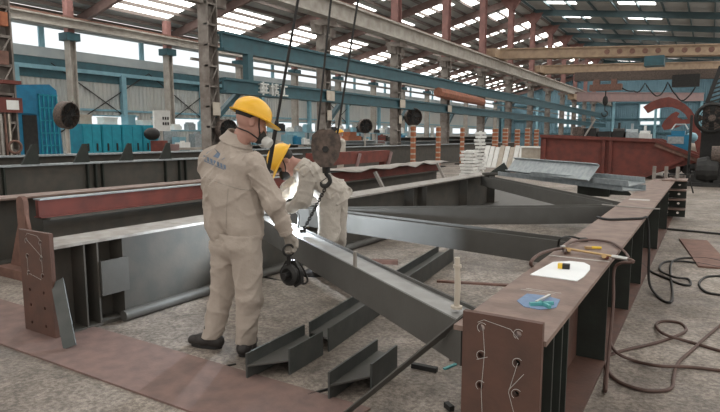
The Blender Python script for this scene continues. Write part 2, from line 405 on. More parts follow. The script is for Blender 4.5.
# crane runways
def runway(name, label, X, z0, z1, w, m1, m2, y0=-2, y1=97, group=None, track=True):
    t = Thing(name, label, 'beam', (X, y0, z0), group)
    t.part('web', MB().box((X - .04, y0, z0 + .08), (X + .04, y1, z1 - .08)), m1)
    t.part('bottom_flange', MB().box((X - w / 2, y0, z0), (X + w / 2, y1, z0 + .08)), m1)
    t.part('top_flange', MB().box((X - w / 2, y0, z1 - .08), (X + w / 2, y1, z1)), m2)
    if track: t.part('rail', MB().box((X - .05, y0, z1), (X + .05, y1, z1 + .12)), 'rust')
    return t
t = runway('crane_runway', 'long pale grey crane runway beam on the middle column row', -13.55, 6.3, 7.05, .5, 'rail', 'rail')
runway('crane_runway', 'pale crane runway beam along the left wall columns', -29.1, 7.2, 7.68, .36, 'rail', 'rail')
t = runway('bracket_beam', 'upper blue-green beam fixed along the middle columns', -13.6, 4.28, 4.88, .3, 'teal', 'teal', 13.4, 92, None, False)
t = runway('bracket_beam', 'lower blue-green beam with white lettering on the middle columns', -13.55, 2.93, 3.42, .3, 'teal', 'teal', 13.4, 92, None, False)
t.part('stop_post', MB().box((-13.7, 14.5, 3.42), (-13.45, 14.75, 4.28)), 'teal')
# white characters on the lower beam (last one reads as three strokes)
ch = MB(); Xs = -13.36
def stroke(y0, z0, y1, z1, w=.05): ch.box((Xs - .2, min(y0, y1) - w / 2, min(z0, z1) - w / 2), (Xs + .01, max(y0, y1) + w / 2, max(z0, z1) + w / 2))
yy = 15.05
for (a, b, c, d) in [(0, .36, .36, .36), (.04, .22, .32, .22), (0, .08, .36, .08), (.1, 0, .1, .4), (.26, .06, .26, .36)]: stroke(yy + a, 2.98 + b, yy + c, 2.98 + d)
yy += .52
for (a, b, c, d) in [(0, .3, .14, .3), (.07, 0, .07, .4), (.2, .38, .38, .38), (.2, .27, .38, .27), (.29, .2, .29, .4), (.2, .16, .38, .16), (.2, 0, .2, .16), (.38, 0, .38, .16), (.2, .08, .38, .08)]: stroke(yy + a, 2.98 + b, yy + c, 2.98 + d, .035)
yy += .52
for (a, b, c, d) in [(.03, .36, .35, .36), (.19, .03, .19, .36), (0, .03, .38, .03)]: stroke(yy + a, 2.98 + b, yy + c, 2.98 + d)
t.part('lettering', ch, 'white')
for k, y in enumerate((19.0, 25.4, 31.5)):
    t.part('notice_plate', MB().box((-13.39, y, 2.98), (-13.36, y + .55, 3.38)), 'cream')
solo('cable_tray', MB().box((-14.6, 13, 4.0), (-14.5, 92, 4.08)), 'rail', 'thin cable tray running between the two blue-green beams', 'cable tray')
b = MB(); p0 = AX(438, 92, -13.2); p1 = AX(482, 106, -13.2)
b.tube([(p0[0], p0[1], 4.0), (p0[0], p0[1] + 2, 3.95), (p1[0], p1[1], 3.85)], [.28, .3, .26], 8)
solo('rolled_tarpaulin', b, 'orangedull', 'rust-orange bundle lying on the lower blue-green beam', 'bundle')
# x bracing on the wall columns
for k, y in enumerate((YC[2], YC[3], YC[6])):
    b = MB(); b.tube([(-31.43, y, 5.6), (-31.43, y + SP, 1.6)], .035, 5); b.tube([(-31.38, y, 1.6), (-31.38, y + SP, 5.6)], .035, 5)
    solo('cross_brace', b, 'dark', '%s steel cross brace on the left wall' % ('nearest', 'middle', 'farthest')[k], 'brace')

# ------------------------------------------------------------------ overhead cranes
def crane(name, label, pL, pR, h, w, m):
    pL = np.asarray(pL); pR = np.asarray(pR); d = nrm(pR - pL); end = pL + d * 23
    t = Thing(name, label, 'crane', pL)
    t.part('bridge_girder', MB().bar(pL, end, w, h), m)
    f = MB(); f.bar(pL + Z * (h / 2 + .04), end + Z * (h / 2 + .04), w + .25, .08); f.bar(pL - Z * (h / 2 + .04), end - Z * (h / 2 + .04), w + .15, .08)
    t.part('girder_flange', f, m)
    c = MB(); c.box(pL + V(-.4, -1.5, -.35), pL + V(.35, 1.5, .25)); t.part('end_carriage', c, 'tan')
    return t, d
p0 = AX(497, 54.5, -13.6); p1 = AY(720, 50, 45); 
t, d = crane('overhead_crane', 'tan overhead crane bridge nearer the roof', p0, p1, .55, .7, 'tan')
for k in range(9): t.part('stiffener_disc', MB().cyl(p0 + d * (7.5 + k * .8) + V(0, -.36, 0), p0 + d * (7.5 + k * .8) + V(0, -.42, 0), .18, None, 10), 'rust')
b = MB(); c = p0 + d * 10.5; b.box(c + V(-.6, -.6, -1.0), c + V(.6, .6, -.35)); t.part('trolley', b, 'teal')
p0 = AX(541, 70, -13.6); p1 = AY(720, 66, 62)
t, d = crane('overhead_crane', 'tan overhead crane with dark lower beam and hanging hook', p0, p1, .6, .8, 'tan')
c0 = AY(575, 77, 50); c1 = AY(722, 73.5, 50)
t.part('lower_beam', MB().bar(c0, c0 + (c1 - c0) * 1.6, .5, .7), 'block', label='dark brown lower beam')
c = AY(606, 87, 50)
tr = MB(); tr.box(c + V(-1.2, -.4, -.28), c + V(1.2, .4, .2)); tr.box(c + V(-.9, -.3, .2), c + V(-.5, .3, .6)); tr.box(c + V(.4, -.3, .2), c + V(.8, .3, .6))
trp = t.part('trolley', tr, 'rust')
h = MB(); h.cyl(c + V(0, 0, -.3), c + V(0, 0, -.9), .05); h.ball(c + V(0, 0, -1.1), (.22, .22, .4)); h.cyl(c + V(0, 0, -1.4), c + V(0, 0, -1.9), .04)
h.tube(torus_pts(c + V(0, 0, -2.15), (1, 0, 0), (0, 0, 1), .22, 14, -3.6, 1.6), .06, 6); t.part('hook', h, 'dark', trp)
fest = []
xs = [622, 634, 645, 656, 668, 676, 688, 697]; ys = [88, 91, 83, 96, 82, 95, 97, 84]
for i in range(len(xs)): fest.append(AY(xs[i], ys[i], 49.5))
pts = []
for i in range(len(fest) - 1):
    for k in range(6): pts.append(fest[i] + (fest[i + 1] - fest[i]) * k / 6 - Z * .35 * math.sin(math.pi * k / 6) * (1 if i % 2 else .3))
t.part('festoon_cable', MB().tube(pts, .05, 5), 'black')
t.part('motor', MB().box(AY(686, 80, 49.3) + V(-.9, -.3, -.5), AY(686, 80, 49.3) + V(.9, .3, .4)), 'dark')
p0 = AX(574, 97, -13.6); p1 = AY(700, 97, 88)
crane('overhead_crane', 'faded pink crane bridge far away before the end wall', p0, p1, .9, .8, 'pink')

# ------------------------------------------------------------------ steel girders
def ibeam(t, X0, X1, Y0, Y1, z0, z1, mweb, mtop, mbot, tf=.022, tw=.016):
    xm = (X0 + X1) / 2
    t.part('top_flange', MB().box((X0, Y0, z1 - tf), (X1, Y1, z1)), mtop)
    t.part('web', MB().box((xm - tw / 2, Y0, z0 + tf), (xm + tw / 2, Y1, z1 - tf)), mweb)
    t.part('bottom_flange', MB().box((X0, Y0, z0), (X1, Y1, z0 + tf)), mbot)
HOL = [(r, c) for r in (.05, .19, .31, .44, .57, .69) for c in (0, 1)]
def end_plate(t, X0, X1, Y, h, hs, m, chalk):
    w = X1 - X0
    holes = [(w * (.24 if c == 0 else .70) + .004, r + .03) for r, c in hs]
    t.part('end_plate', holed_plate(V(X0, Y - .03, 0), V(1, 0, 0), V(0, 0, 1), (0, .03, 0), w, h, holes, .0135), m)
    # dark bolt shanks end just inside the holes
    y = Y - .031
    for chain in chalk:
        pts = [V(X0 + a * w, y, b) for a, b in chain]
        t.part('chalk_mark', MB().tube(pts, 0.0011, 5), 'chalk')
    for a, b in holes[::1]:
        if b > .4: t.part('chalk_mark', MB().tube(torus_pts((X0 + a + .003, y, b), (1, 0, 0), (0, 0, 1), .021, 9, .8, 4.2), 0.0011, 5), 'chalk')
# left girder
XL0, XL1 = -4.42, -4.04
t = Thing('steel_girder', 'long dark steel girder with bolted end plate, behind the two workers', 'girder', ((XL0 + XL1) / 2, 2.25, 0))
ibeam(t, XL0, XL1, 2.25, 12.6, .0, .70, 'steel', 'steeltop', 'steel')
end_plate(t, -4.46, -4.04, 2.25, .80, HOL, 'prime', [[(.25, .76), (.3, .78), (.62, .77), (.72, .74)], [(.26, .73), (.72, .62)], [(.72, .72), (.72, .5)], [(.24, .6), (.24, .47), (.66, .44)]])
xm = (XL0 + XL1) / 2
y97, y123 = AX(98, 270, -4.06)[1], AX(123, 262, -4.06)[1]
for y in (AX(82, 275, -4.1)[1], y97, y123, 5.6, 8.2, 8.7, 10.6, 12.3):
    t.part('stiffener', MB().box((xm + .008, y - .007, .022), (XL1 - .012, y + .007, .678)), 'steel')
t.part('cover_plate', MB().box((XL1 - .012, y97 + .01, .24), (XL1 + .01, y123 + .03, .52)), 'brace')
solo('flange_shade_tube', MB().tube([(-3.98, 2.75, .045), (-3.98, 9.0, .045)], .045, 12), 'brace', 'long grey tube added for the flange shading along the foot of the dark girder', 'pipe', smooth='auto')  # added tube imitates light and shade along the bottom flange edge
# right girder
XR0, XR1 = -.885, -.495
t = Thing('steel_girder', 'brown primed girder nearest the camera with tools lying on top', 'girder', ((XR0 + XR1) / 2, 2.19, 0))
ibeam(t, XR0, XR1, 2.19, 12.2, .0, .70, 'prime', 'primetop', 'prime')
end_plate(t, -.832, -.505, 2.19, .778, HOL, 'prime', [[(.2, .74), (.28, .755), (.62, .735), (.72, .70)], [(.27, .72), (.3, .62), (.27, .45), (.3, .3), (.22, .15)], [(.72, .6), (.62, .47), (.72, .36), (.66, .2), (.75, .08)], [(.2, .58), (.34, .6)], [(.62, .48), (.8, .56)]])
xm = (XR0 + XR1) / 2
for y in (2.36, 2.53, 2.66, 3.9, 5.2, 6.2, 8.3, 10.2):
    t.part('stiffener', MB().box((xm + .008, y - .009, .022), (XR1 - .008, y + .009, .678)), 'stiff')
    t.part('stiffener', MB().box((XR0 + .008, y - .009, .022), (xm - .008, y + .009, .678)), 'prime')
for (x0, x1, y0, y1) in ((-.80, -.62, 2.9, 2.905), (-.78, -.6, 2.93, 2.936), (-.88, -.5, 3.85, 3.875), (-.84, -.6, 7.9, 8.05)): t.part('chalk_mark', MB().box((x0, y0, .7), (x1, y1, .7012)), 'chalk')
for k in range(4):
    z = .03 + k * .175
    t.part('splice_plate', holed_plate(V(-.70, 11.85, z), V(1, 0, 0), V(0, 0, 1), (0, .02, 0), .40, .15, [(.10, .075), (.28, .075)], .022), 'stiff')
    t.part('splice_flange', MB().box((-.70, 11.6, z + .15), (-.30, 12.25, z + .17)), 'primetop')
for x in (-.86, -.66, -.47):
    t.part('lug', MB().box((x - .03, 12.0, .7), (x + .03, 12.03, .95)), 'steeltop')

def hbeam(name, label, p0, p1, w, h, mweb, mflange, cat='beam', inner=None, group=None, tf=.013, skew=(0, 0), wz=.5):
    """H section lying on its side (flanges upright); p0,p1 = centre line of the underside"""
    p0 = np.asarray(p0, float); p1 = np.asarray(p1, float); d = nrm(p1 - p0); s = nrm(np.cross(d, Z))
    t = Thing(name, label, cat, (p0 + p1) / 2 if abs(p0[2] - p1[2]) < 1e-6 else p0, group)
    up = np.cross(s, d); c0 = p0 + up * h / 2; c1 = p1 + up * h / 2
    for k, sg in enumerate((1, -1)):
        t.part('flange', MB().bar(c0 + s * sg * (w / 2 - tf / 2) + d * skew[0] * (k == 0), c1 + s * sg * (w / 2 - tf / 2) + d * skew[1] * (k == 0), tf, h, up), mflange)
    o = up * (wz - .5) * h; a = s * (w / 2 - tf); th = up * .01
    t.part('web', MB().prism([c0 - a + o, c0 + a + o + d * skew[0], c1 + a + o + d * skew[1], c1 - a + o], th), mweb)
    return t, d, s
# truss members between the girders
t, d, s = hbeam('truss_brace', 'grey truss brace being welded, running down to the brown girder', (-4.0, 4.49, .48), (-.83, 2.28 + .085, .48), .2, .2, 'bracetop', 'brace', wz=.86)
bm_dir, bm_s = d, s
hbeam('truss_brace', 'dark cross strut set square between the two girders', (-4.02, 5.22, .48), (-.90, 4.65, .48), .2, .2, 'brace', 'brace')
hbeam('truss_brace', 'dark truss brace behind the cross strut, slanting away right', (-4.0, 5.1, .481), (-.90, 7.32, .481), .2, .2, 'brace', 'brace')
hbeam('truss_brace', 'farthest dark truss brace slanting back to the left girder', (-4.0, 11.5, .48), (-.90, 7.58, .48), .2, .2, 'brace', 'brace')
# loose offcuts on the floor; their webs are painted paler as if lit
hbeam('beam_offcut', 'long loose beam offcut on the floor, nearer half', (-2.26, 2.46, 0), (-2.285, 3.08, 0), .2, .17, 'brace', 'offcut', skew=(.19, -.05))
hbeam('beam_offcut', 'long loose beam offcut passing under the welded brace', (-2.285, 3.15, 0), (-2.67, 6.3, 0), .2, .17, 'brace', 'offcut', skew=(-.06, 0))
hbeam('beam_offcut', 'short loose beam offcut lying alone on the floor', (-1.68, 2.50, 0), (-1.71, 3.10, 0), .17, .17, 'brace', 'offcut', skew=(.22, -.03))
# pin, lug, leaning flat bar
pz = .68
pp = V(-.985, 2.47, .681)
b = MB(); b.tube([pp, pp + V(.004, 0, .1), pp + V(-.002, 0, .25)], [.013, .015, .013], 10); b.cyl(pp + V(0, 0, .2), pp + V(0, 0, .215), .02); b.cyl(pp, pp + V(0, 0, .012), .028)
solo('drift_pin', b, 'cream', 'pale upright steel pin standing on the welded brace', 'pin', smooth='auto')
lp = G(355, 267, .68)
solo('steel_lug', MB().obox(lp + V(0, 0, .05), bm_dir, bm_s, Z, .035, .012, .10), 'steeltop', 'small upright lug tacked to the welded brace', 'lug')
p0 = G(345, 414, 0.004); p1 = AY(468, 314, 2.31)
solo('flat_bar', MB().bar(p0, p1, .045, .008, (0, .3, 1)), 'brace', 'thin flat bar leaning from the floor onto the brown girder end', 'bar')
# small floor scraps
def scrap(name, x0, y0, x1, y1, w, h, m, label, cat='scrap'):
    a = G(x0, y0, h / 2); c = G(x1, y1, h / 2); return solo(name, MB().bar(a, c, w, h), m, label, cat)
t = scrap('rusty_bar', 437, 281, 520, 286, .05, .02, 'rust', 'rusty angle bar on the floor behind the upright pin', 'bar')
scrap('rusty_bar', 352, 261, 398, 262, .08, .05, 'rust', 'rusty pipe on the floor behind the welded brace', 'bar')
scrap('steel_stub', 412, 365, 437, 370, .035, .03, 'dark', 'dark square bar stub beside the short offcut', 'scrap')
scrap('blue_chip', 444, 369, 456, 364, .02, .01, 'tealtool', 'blue-green scrap chip near the brown girder foot', 'scrap')
scrap('steel_rod', 308, 395, 328, 389, .012, .012, 'dark', 'thin dark rod beside the short offcut', 'rod')
scrap('steel_rod', 210, 369, 236, 364, .01, .01, 'dark', 'thin dark rod on the floor plate by the walking worker', 'rod')
scrap('steel_stub', 446, 404, 452, 409, .03, .03, 'dark', 'small dark nut-like stub at the bottom by the girder', 'scrap')
scrap('flat_plate', 693, 240, 716, 268, .35, .02, 'rust', 'rusty flat plate on the floor at the right edge', 'plate')
scrap('steel_rod', 657, 228, 722, 234, .05, .03, 'dark', 'dark bar lying on the floor at far right', 'rod')
solo('flat_plate', MB().prism([G(x, y, .004) for x, y in ((455, 197), (500, 186), (590, 198), (622, 212), (600, 218), (470, 214))], (0, 0, .012)), 'brace', 'large dark sheet added over the floor between the two farthest braces', 'plate')  # added sheet that gives the floor its darker grey here
# rust floor plate
solo('floor_plate', MB().hexa([(-5.7, 1.93, 0), (-1.55, 1.99, 0), (-1.5, 2.53, 0), (-5.6, 2.53, 0), (-5.7, 1.93, .012), (-1.55, 1.99, .012), (-1.5, 2.53, .012), (-5.6, 2.53, .012)]), 'rustplate', 'long rust-brown steel plate lying on the floor in front', 'plate')
a = V(-4.035, 2.255, .445); c = V(-3.76, 2.16, .02)
dd = nrm(a - c)
solo('plate_strip', MB().bar(c, a, .10, .010, np.cross(dd, nrm(np.cross(dd, FH)))), 'offcut', 'grey-green steel strip leaning on the dark girder end plate', 'strip')

# red beam on a dark girder, rusty end stand
t = Thing('red_beam', 'long red primed beam with pale top resting on the dark girder left of the workers', 'beam', (-6.2, 3.3, .62)); ibeam(t, -6.27, -6.13, 3.3, 14.0, .62, .83, 'red', 'galv', 'red', .014, .06)
t = Thing('steel_girder', 'dark girder lying under the long red beam', 'girder', (-6.2, 3.4, 0)); ibeam(t, -6.36, -6.04, 3.35, 13.9, 0, .62, 'steel', 'steel', 'steel')
t = Thing('rusty_stand', 'rusty brown stand with rounded top at the end of the red beam', 'stand', (-6.2, 3.15, 0))
pts = [V(-6.27, 3.12, .1), V(-6.12, 3.12, .1), V(-6.12, 3.12, .8)] + [V(-6.195 + .075 * math.cos(a), 3.12, .8 + .075 * math.sin(a)) for a in np.linspace(0, math.pi, 9)] + [V(-6.27, 3.12, .8)]
t.part('upright', MB().prism(pts, (0, .05, 0)), 'rust'); t.part('foot', MB().box((-6.55, 3.0, 0), (-5.95, 3.3, .1)), 'rust')
t.part('gusset', MB().prism([(-6.12, 3.13, .1), (-5.93, 3.13, .1), (-6.12, 3.13, .68)], (0, .03, 0)).prism([(-6.27, 3.13, .1), (-6.5, 3.13, .1), (-6.27, 3.13, .6)], (0, .03, 0)), 'rust')
for (x0, y0, x1, y1, lb) in ((375, 172, 383, 187, 'nearer'), (437, 163, 447, 177, 'farther')):
    a = AX(x0, y0, -5.98); c = AX(x1, y1, -5.5); c = V(-5.55, a[1] + .05, 0.0)
    solo('prop', MB().bar(c, a, .08, .06), 'tarp', '%s slanted steel prop against the red beam' % lb, 'prop')
# second girder with tan top
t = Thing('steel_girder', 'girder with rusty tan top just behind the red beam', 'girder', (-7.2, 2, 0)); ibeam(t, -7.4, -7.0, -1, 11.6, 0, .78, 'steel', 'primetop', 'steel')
# third girder with triangular gussets on top, and the rail girder behind it
t = Thing('steel_girder', 'deep girder with triangular gussets standing on its top, far left', 'girder', (-11, 2, 0)); ibeam(t, -11.16, -10.95, -1, 14.2, 0, .98, 'steel', 'galv', 'steel', .035)
for x in (31, 82, 127, 166):
    p = AX(x, 163, -10.98)
    t.part('gusset', MB().prism([(-10.98, p[1] - .18, .98), (-10.98, p[1] + .17, .98), (-10.98, p[1] + .14, 1.36), (-10.98, p[1] + .04, 1.36)], (-.03, 0, 0)), 'stiff')
for x in (4, 88, 96, 103, 166, 180, 186):
    p = AX(x, 180, -11); t.part('stiffener', MB().box((-11.04, p[1] - .015, .09), (-10.96, p[1] + .015, .94)), 'stiff')
t = Thing('steel_girder', 'pale-topped low girder along the column feet', 'girder', (-13, 2, 0)); ibeam(t, -13.15, -12.85, -1, 44, 0, 1.1, 'steel', 'galv', 'steel', .04)
# tarp strip over the far end of the red beam
b = MB(); n = 14; vs = []; fs = []
for i in range(n):
    f = i / (n - 1); p = V(-6.35, 8.8 + f * 5.4, .836)
    for j, x in enumerate((0, .25, .5)):
        vs.append(p + V(x - .1, 0, (.012 + .025 * math.sin(i * 1.7 + j) ** 2) - (.12 if j == 2 else 0) * (i % 3) / 2 * .5))
for i in range(n - 1):
    for j in range(2): fs.append((i * 3 + j, i * 3 + j + 1, (i + 1) * 3 + j + 1, (i + 1) * 3 + j))
b.add(vs, fs); b.add([v + V(0, 0, -.015) for v in vs], [f[::-1] for f in fs])
solo('tarpaulin_strip', b, 'tarp', 'crumpled grey sheet strip laid along the red beam top', 'tarpaulin')
# galvanised channels stacked at the far end of the frame
def lay(x0, y0, x1, y1, dz, w, h, label, tilt=0.0):
    a = G(x0, y0, .70 + dz); c = G(x1, y1, .70 + dz); d = nrm(c - a); s = nrm(np.cross(Z, d)); s = s * math.cos(tilt) + Z * math.sin(tilt); u = np.cross(d, s)
    t = Thing('galvanised_channel', label, 'channel', (a + c) / 2)
    t.part('web', MB().obox((a + c) / 2, d, s, u, np.linalg.norm(c - a), w, .012), 'galv')
    for sg in (-1, 1): t.part('flange', MB().obox((a + c) / 2 + s * sg * w / 2 + u * h / 2, d, s, u, np.linalg.norm(c - a), .012, h), 'galv')
    return t
lay(507, 175, 634, 190.5, .01, .42, .08, 'lowest galvanised channel bridging the far ends of the girders')
lay(538, 174.5, 637, 184.5, .12, .30, .08, 'galvanised channel in the middle of the far pile', .15)
lay(511, 165, 594, 173.5, .24, .30, .05, 'topmost galvanised channel, tilted, on the far pile', .95)
t = Thing('dark_bracket', 'dark bolted bracket lying at the left end of the channel pile', 'bracket', G(500, 172, .72))
c = G(499, 170, .80); t.part('base', MB().box(c + V(-.3, -.2, -.1), c + V(.3, .2, -.06)), 'steel'); t.part('fin', MB().prism([c + V(-.2, 0, -.06), c + V(.25, 0, -.06), c + V(.1, 0, .16)], (0, .03, 0)), 'stiff')
c = G(594, 188, .64)
solo('dark_bracket', MB().box(c + V(-.25, -.1, -.13), c + V(.25, .1, .1)).prism([c + V(.25, 0, -.1), c + V(.6, 0, -.1), c + V(.25, 0, .25)], (0, .04, 0)), 'stiff', 'dark bracket beside the brown girder near the channel pile', 'bracket')

# ------------------------------------------------------------------ red skip and things at the far right
YS = 22.5
def SY(x, y, Y=YS): return AY(x, y, Y)
t = Thing('red_skip', 'large red steel trough with slanted prow behind the girders', 'skip', (-3, YS + 1.3, 0))
A, B_, Cc, D_, E_ = SY(541, 136), SY(656, 140.5), SY(702, 158.5), SY(699, 161.5), SY(638, 178)
E_ = V(E_[0], YS, .02); A0 = V(A[0], YS, .02)
t.part('side', MB().prism([A, B_, Cc, D_, E_, A0], (0, .06, 0)).prism([p + V(0, 2.6, 0) for p in (A, B_, Cc, D_, E_, A0)], (0, .06, 0)), 'red')
t.part('floor_plate', MB().hexa([A0 + V(0, .06, 0), E_ + V(0, .06, 0), E_ + V(0, 2.6, 0), A0 + V(0, 2.6, 0), A0 + V(0, .06, .05), E_ + V(0, .06, .05), E_ + V(0, 2.6, .05), A0 + V(0, 2.6, .05)]).prism([E_ + V(0, .06, 0), D_ + V(0, .06, 0), Cc + V(0, .06, 0), E_ + V(0, .06, .08)], (0, 2.54, 0)), 'red')
t.part('end_wall', MB().box((A[0], YS + .06, .02), (A[0] + .06, YS + 2.6, A[2])), 'red')
for p, q in ((A, B_), (B_, Cc)):
    t.part('rim', MB().bar(p + V(0, -.05, 0), q + V(0, -.05, 0), .22, .12), 'red')
    t.part('rim', MB().bar(p + V(0, 2.65, 0), q + V(0, 2.65, 0), .22, .12), 'red')
t.part('prow_strip', MB().bar(B_ + V(0, -.09, -.08), Cc + V(0, -.09, -.06), .04, .24), 'rust', label='lighter rusty strip along the prow')
t.part('rib', MB().bar(SY(640, 177.5) + V(0, -.05, 0), SY(684, 158) + V(0, -.05, 0), .1, .16), 'red')
for x in (545, 604, 611): 
    p = SY(x, 150); t.part('rib', MB().box((p[0] - .05, YS - .12, .02), (p[0] + .05, YS, A[2] - .12)), 'red')
# load on the skip rim: motor, levers
c = SY(588, 131, YS + .8)
t = Thing('winch_motor', 'dark winch motor with tilted lever on the red trough', 'motor', c - Z * .35)
t.part('body', MB().box(c + V(-.5, -.3, -.35), c + V(.35, .3, .1)).box(c + V(.4, -.3, -.35), c + V(.85, .3, -.02)), 'dark'); t.part('lever', MB().bar(c + V(-.1, -.35, -.3), c + V(.3, -.35, .45), .06, .06), 'tarp'); t.part('drum', MB().cyl(c + V(-.3, -.34, -.05), c + V(-.3, .34, -.05), .22), 'block')
for k, (x, y, r, m_, lb) in enumerate(((632, 133, .2, 'galv', 'small grey machine part on the trough, left of the blue one'), (645, 134, .17, 'chrome', 'bright metal fitting on the trough rim'), (619, 132, .2, 'dark', 'dark gearbox on the trough beside the winch motor'))):
    c = SY(x, y, YS + .9); b = MB(); b.box(c + V(-r * 1.3, -r, -.32), c + V(r * 1.3, r, .0)); b.cyl(c + V(-r, 0, .02), c + V(r, 0, .02), r * .6, None, 12); b.box(c + V(-.04, -.04, 0), c + V(.04, .04, r + .15))
    solo('machine_part', b, m_, lb, 'machine part')
# a deck across the skip holds the load
solo('steel_deck', MB().box((-4.9, YS + .06, A[2] - .36), (-1.7, YS + 2.6, A[2] - .32)), 'dark', 'dark deck plate set inside the red trough', 'deck')
c = SY(681, 138, YS + .6)
t = Thing('welding_machine', 'blue welding machine glowing behind the trough prow', 'welding machine', c + V(0, 0, -.8))
t.part('housing', MB().box(c + V(-.42, -.3, -.8), c + V(.25, .3, .1)).box(c + V(-.3, -.25, .1), c + V(.12, .25, .25)), 'bluemach'); t.part('front_panel', MB().box(c + V(-.4, -.33, -.2), c + V(.1, -.3, .05)), 'galv'); t.part('handle', MB().tube([c + V(-.3, 0, .3), c + V(-.2, 0, .48), c + V(.1, 0, .48), c + V(.2, 0, .3)], .03, 6), 'chrome')
t.part('plastic_wrap', MB().ball(c + V(.32, -.1, .02), (.2, .22, .18)), 'teallight', smooth=True)
# tan tank and dark undercarriage
c = AY(690.5, 150, 26.4); ct = AY(690.5, 143, 26.4)
t = Thing('tan_tank', 'rounded tan tank on dark wheels behind the trough prow', 'tank', (c[0], 26.4, 0))
cx = c[0]; zt_ = ct[2] - .55
t.part('shell', MB().lathe((cx, 26.4, .55), (0, 0, 1), [(.05, zt_), (.28, zt_ - .05), (.42, zt_ - .2), (.46, zt_ - .4), (.46, 0)], 18), 'cream', smooth='auto')
t.part('chassis', MB().box((cx - .7, 26, .3), (cx + .7, 26.8, .55)), 'dark')
for s_ in (-.5, 0, .5): t.part('wheel', MB().cyl((cx + s_, 25.85, .3), (cx + s_, 26.0, .3), .3, None, 14), 'black')
# red C hook
YH = 25.7
outp = [(643, 107), (651, 102), (660, 98.5), (669, 97), (677, 99.5), (685, 104), (691, 109.5), (696, 117), (700, 129), (703, 141), (705, 150), (707, 160)]
innp = [(647.5, 113), (655, 109), (664, 107), (672, 107), (679, 109.5), (685, 114), (688.5, 120), (691, 127), (693.5, 137), (695.5, 146), (697, 153), (698, 161)]
out = [AY(x, y, YH) for x, y in outp]; inn = [AY(x, y, YH) for x, y in innp]; P = [(a + b) / 2 for a, b in zip(out, inn)]
t = Thing('lifting_hook', 'huge red C-shaped lifting hook above the trough prow', 'hook', (P[-1][0], YH, 0))
mb = MB()
for i in range(len(P) - 1): mb.prism([out[i], out[i + 1], inn[i + 1], inn[i]], (0, .3, 0))
t.part('jaw', mb, 'red')
nose = [AY(x, y, YH - .1) for x, y in ((664, 130), (661.5, 126), (664, 121), (671, 114), (676, 111.5), (679.5, 113), (677, 117), (683, 119.5), (692, 118.5), (693, 123), (685, 124), (675, 128))]
t.part('tongue', MB().prism(nose, (0, .3, 0)), 'red')
p = P[-1]; t.part('mast', MB().box((p[0] - .22, YH, 0), (p[0] + .22, YH + .3, p[2] + .1)), 'red')
# big fan on the right with stand and dark frame
c = AY(712, 118, 21.0)
t = Thing('drum_fan', 'big round dark drum fan on a frame at the right edge', 'fan', (c[0], 21, 0))
R = .44; u = V(1, 0, 0); ax = V(0, 1, 0)
t.part('shroud', MB().lathe(c - ax * .15, ax, [(R, 0), (R + .05, .05), (R + .05, .3), (R, .35), (R - .06, .3), (R - .06, .05), (R, 0)], 28, False), 'dark', smooth='auto')
for k in range(6):
    a = k * math.pi / 3; t.part('blade', MB().prism([c + .1 * V(math.cos(a), 0, math.sin(a)), c + .38 * V(math.cos(a - .3), -.1, math.sin(a - .3)), c + .40 * V(math.cos(a + .3), .15, math.sin(a + .3))], (0, .02, 0)), 'block')
g = MB()
for r in (.14, .23, .32, .41): g.tube(torus_pts(c - ax * .17, u, Z, r, 24), .012, 4)
t.part('guard', g, 'dark'); t.part('hub', MB().cyl(c - ax * .19, c + ax * .1, .10), 'block')
s = MB()
for sx in (-.55, .55): s.box((c[0] + sx - .04, 20.95, 0), (c[0] + sx + .04, 21.1, c[2] + .1)); s.box((c[0] + sx - .3, 20.6, 0), (c[0] + sx + .3, 21.5, .08))
s.box((c[0] - .55, 20.95, .5), (c[0] + .55, 21.1, .62)); t.part('stand', s, 'dark')
# gantry leg
p0 = AY(707, 103, 21.6); p1 = AY(721, 66, 21.6)
t = Thing('gantry_leg', 'dark slanted perforated gantry leg at the upper right edge', 'leg frame', (p0[0], 21.6, 0))
for o in (0, .38): t.part('chord', MB().bar(V(p0[0] + o, 21.6, p0[2]), V(p1[0] + o, 21.6, p1[2]), .08, .12), 'dark')
dv = p1 - p0; lace = MB()
for k in range(8): lace.bar(p0 + dv * k / 8, p0 + dv * (k + 1) / 8 + V(.38, 0, 0), .04, .05)
t.part('lacing', lace, 'dark')
t.part('foot_post', MB().box((p0[0] - .1, 21.55, 0), (p0[0] + .5, 21.7, p0[2])), 'dark')
# lumpy machinery mass below fan (pump set) and trestle stool
c = AY(707, 160, 20.2)
t = Thing('pump_set', 'dark pump set under the big drum fan', 'pump', (c[0], 20.2, 0))
t.part('casing', MB().lathe((c[0] - .3, 20.2, .5), (1, 0, 0), [(.1, 0), (.35, .05), (.42, .3), (.35, .6), (.15, .65)], 16), 'dark'); t.part('motor', MB().cyl((c[0] + .1, 20.2, .95), (c[0] + .9, 20.2, .95), .28), 'block')
t.part('skid', MB().box((c[0] - .6, 19.9, .0), (c[0] + .9, 20.5, .12)).box((c[0] - .4, 20.0, .12), (c[0] + .1, 20.4, .45)).box((c[0] + .2, 20.0, .12), (c[0] + .8, 20.4, .7)), 'dark')
t = Thing('trestle', 'small thin-legged steel trestle standing on the floor at right', 'trestle', G(677, 192, 0))
c = G(677, 193, 0)
t.part('top_bar', MB().bar(c + V(-.36, 0, .5), c + V(.36, 0, .5), .06, .04), 'dark')
for sx in (-.24, .24):
    for sy in (-.15, .15): t.part('leg', MB().bar(c + V(sx + sy * .9, sy, 0), c + V(sx, 0, .49), .025, .025), 'dark')
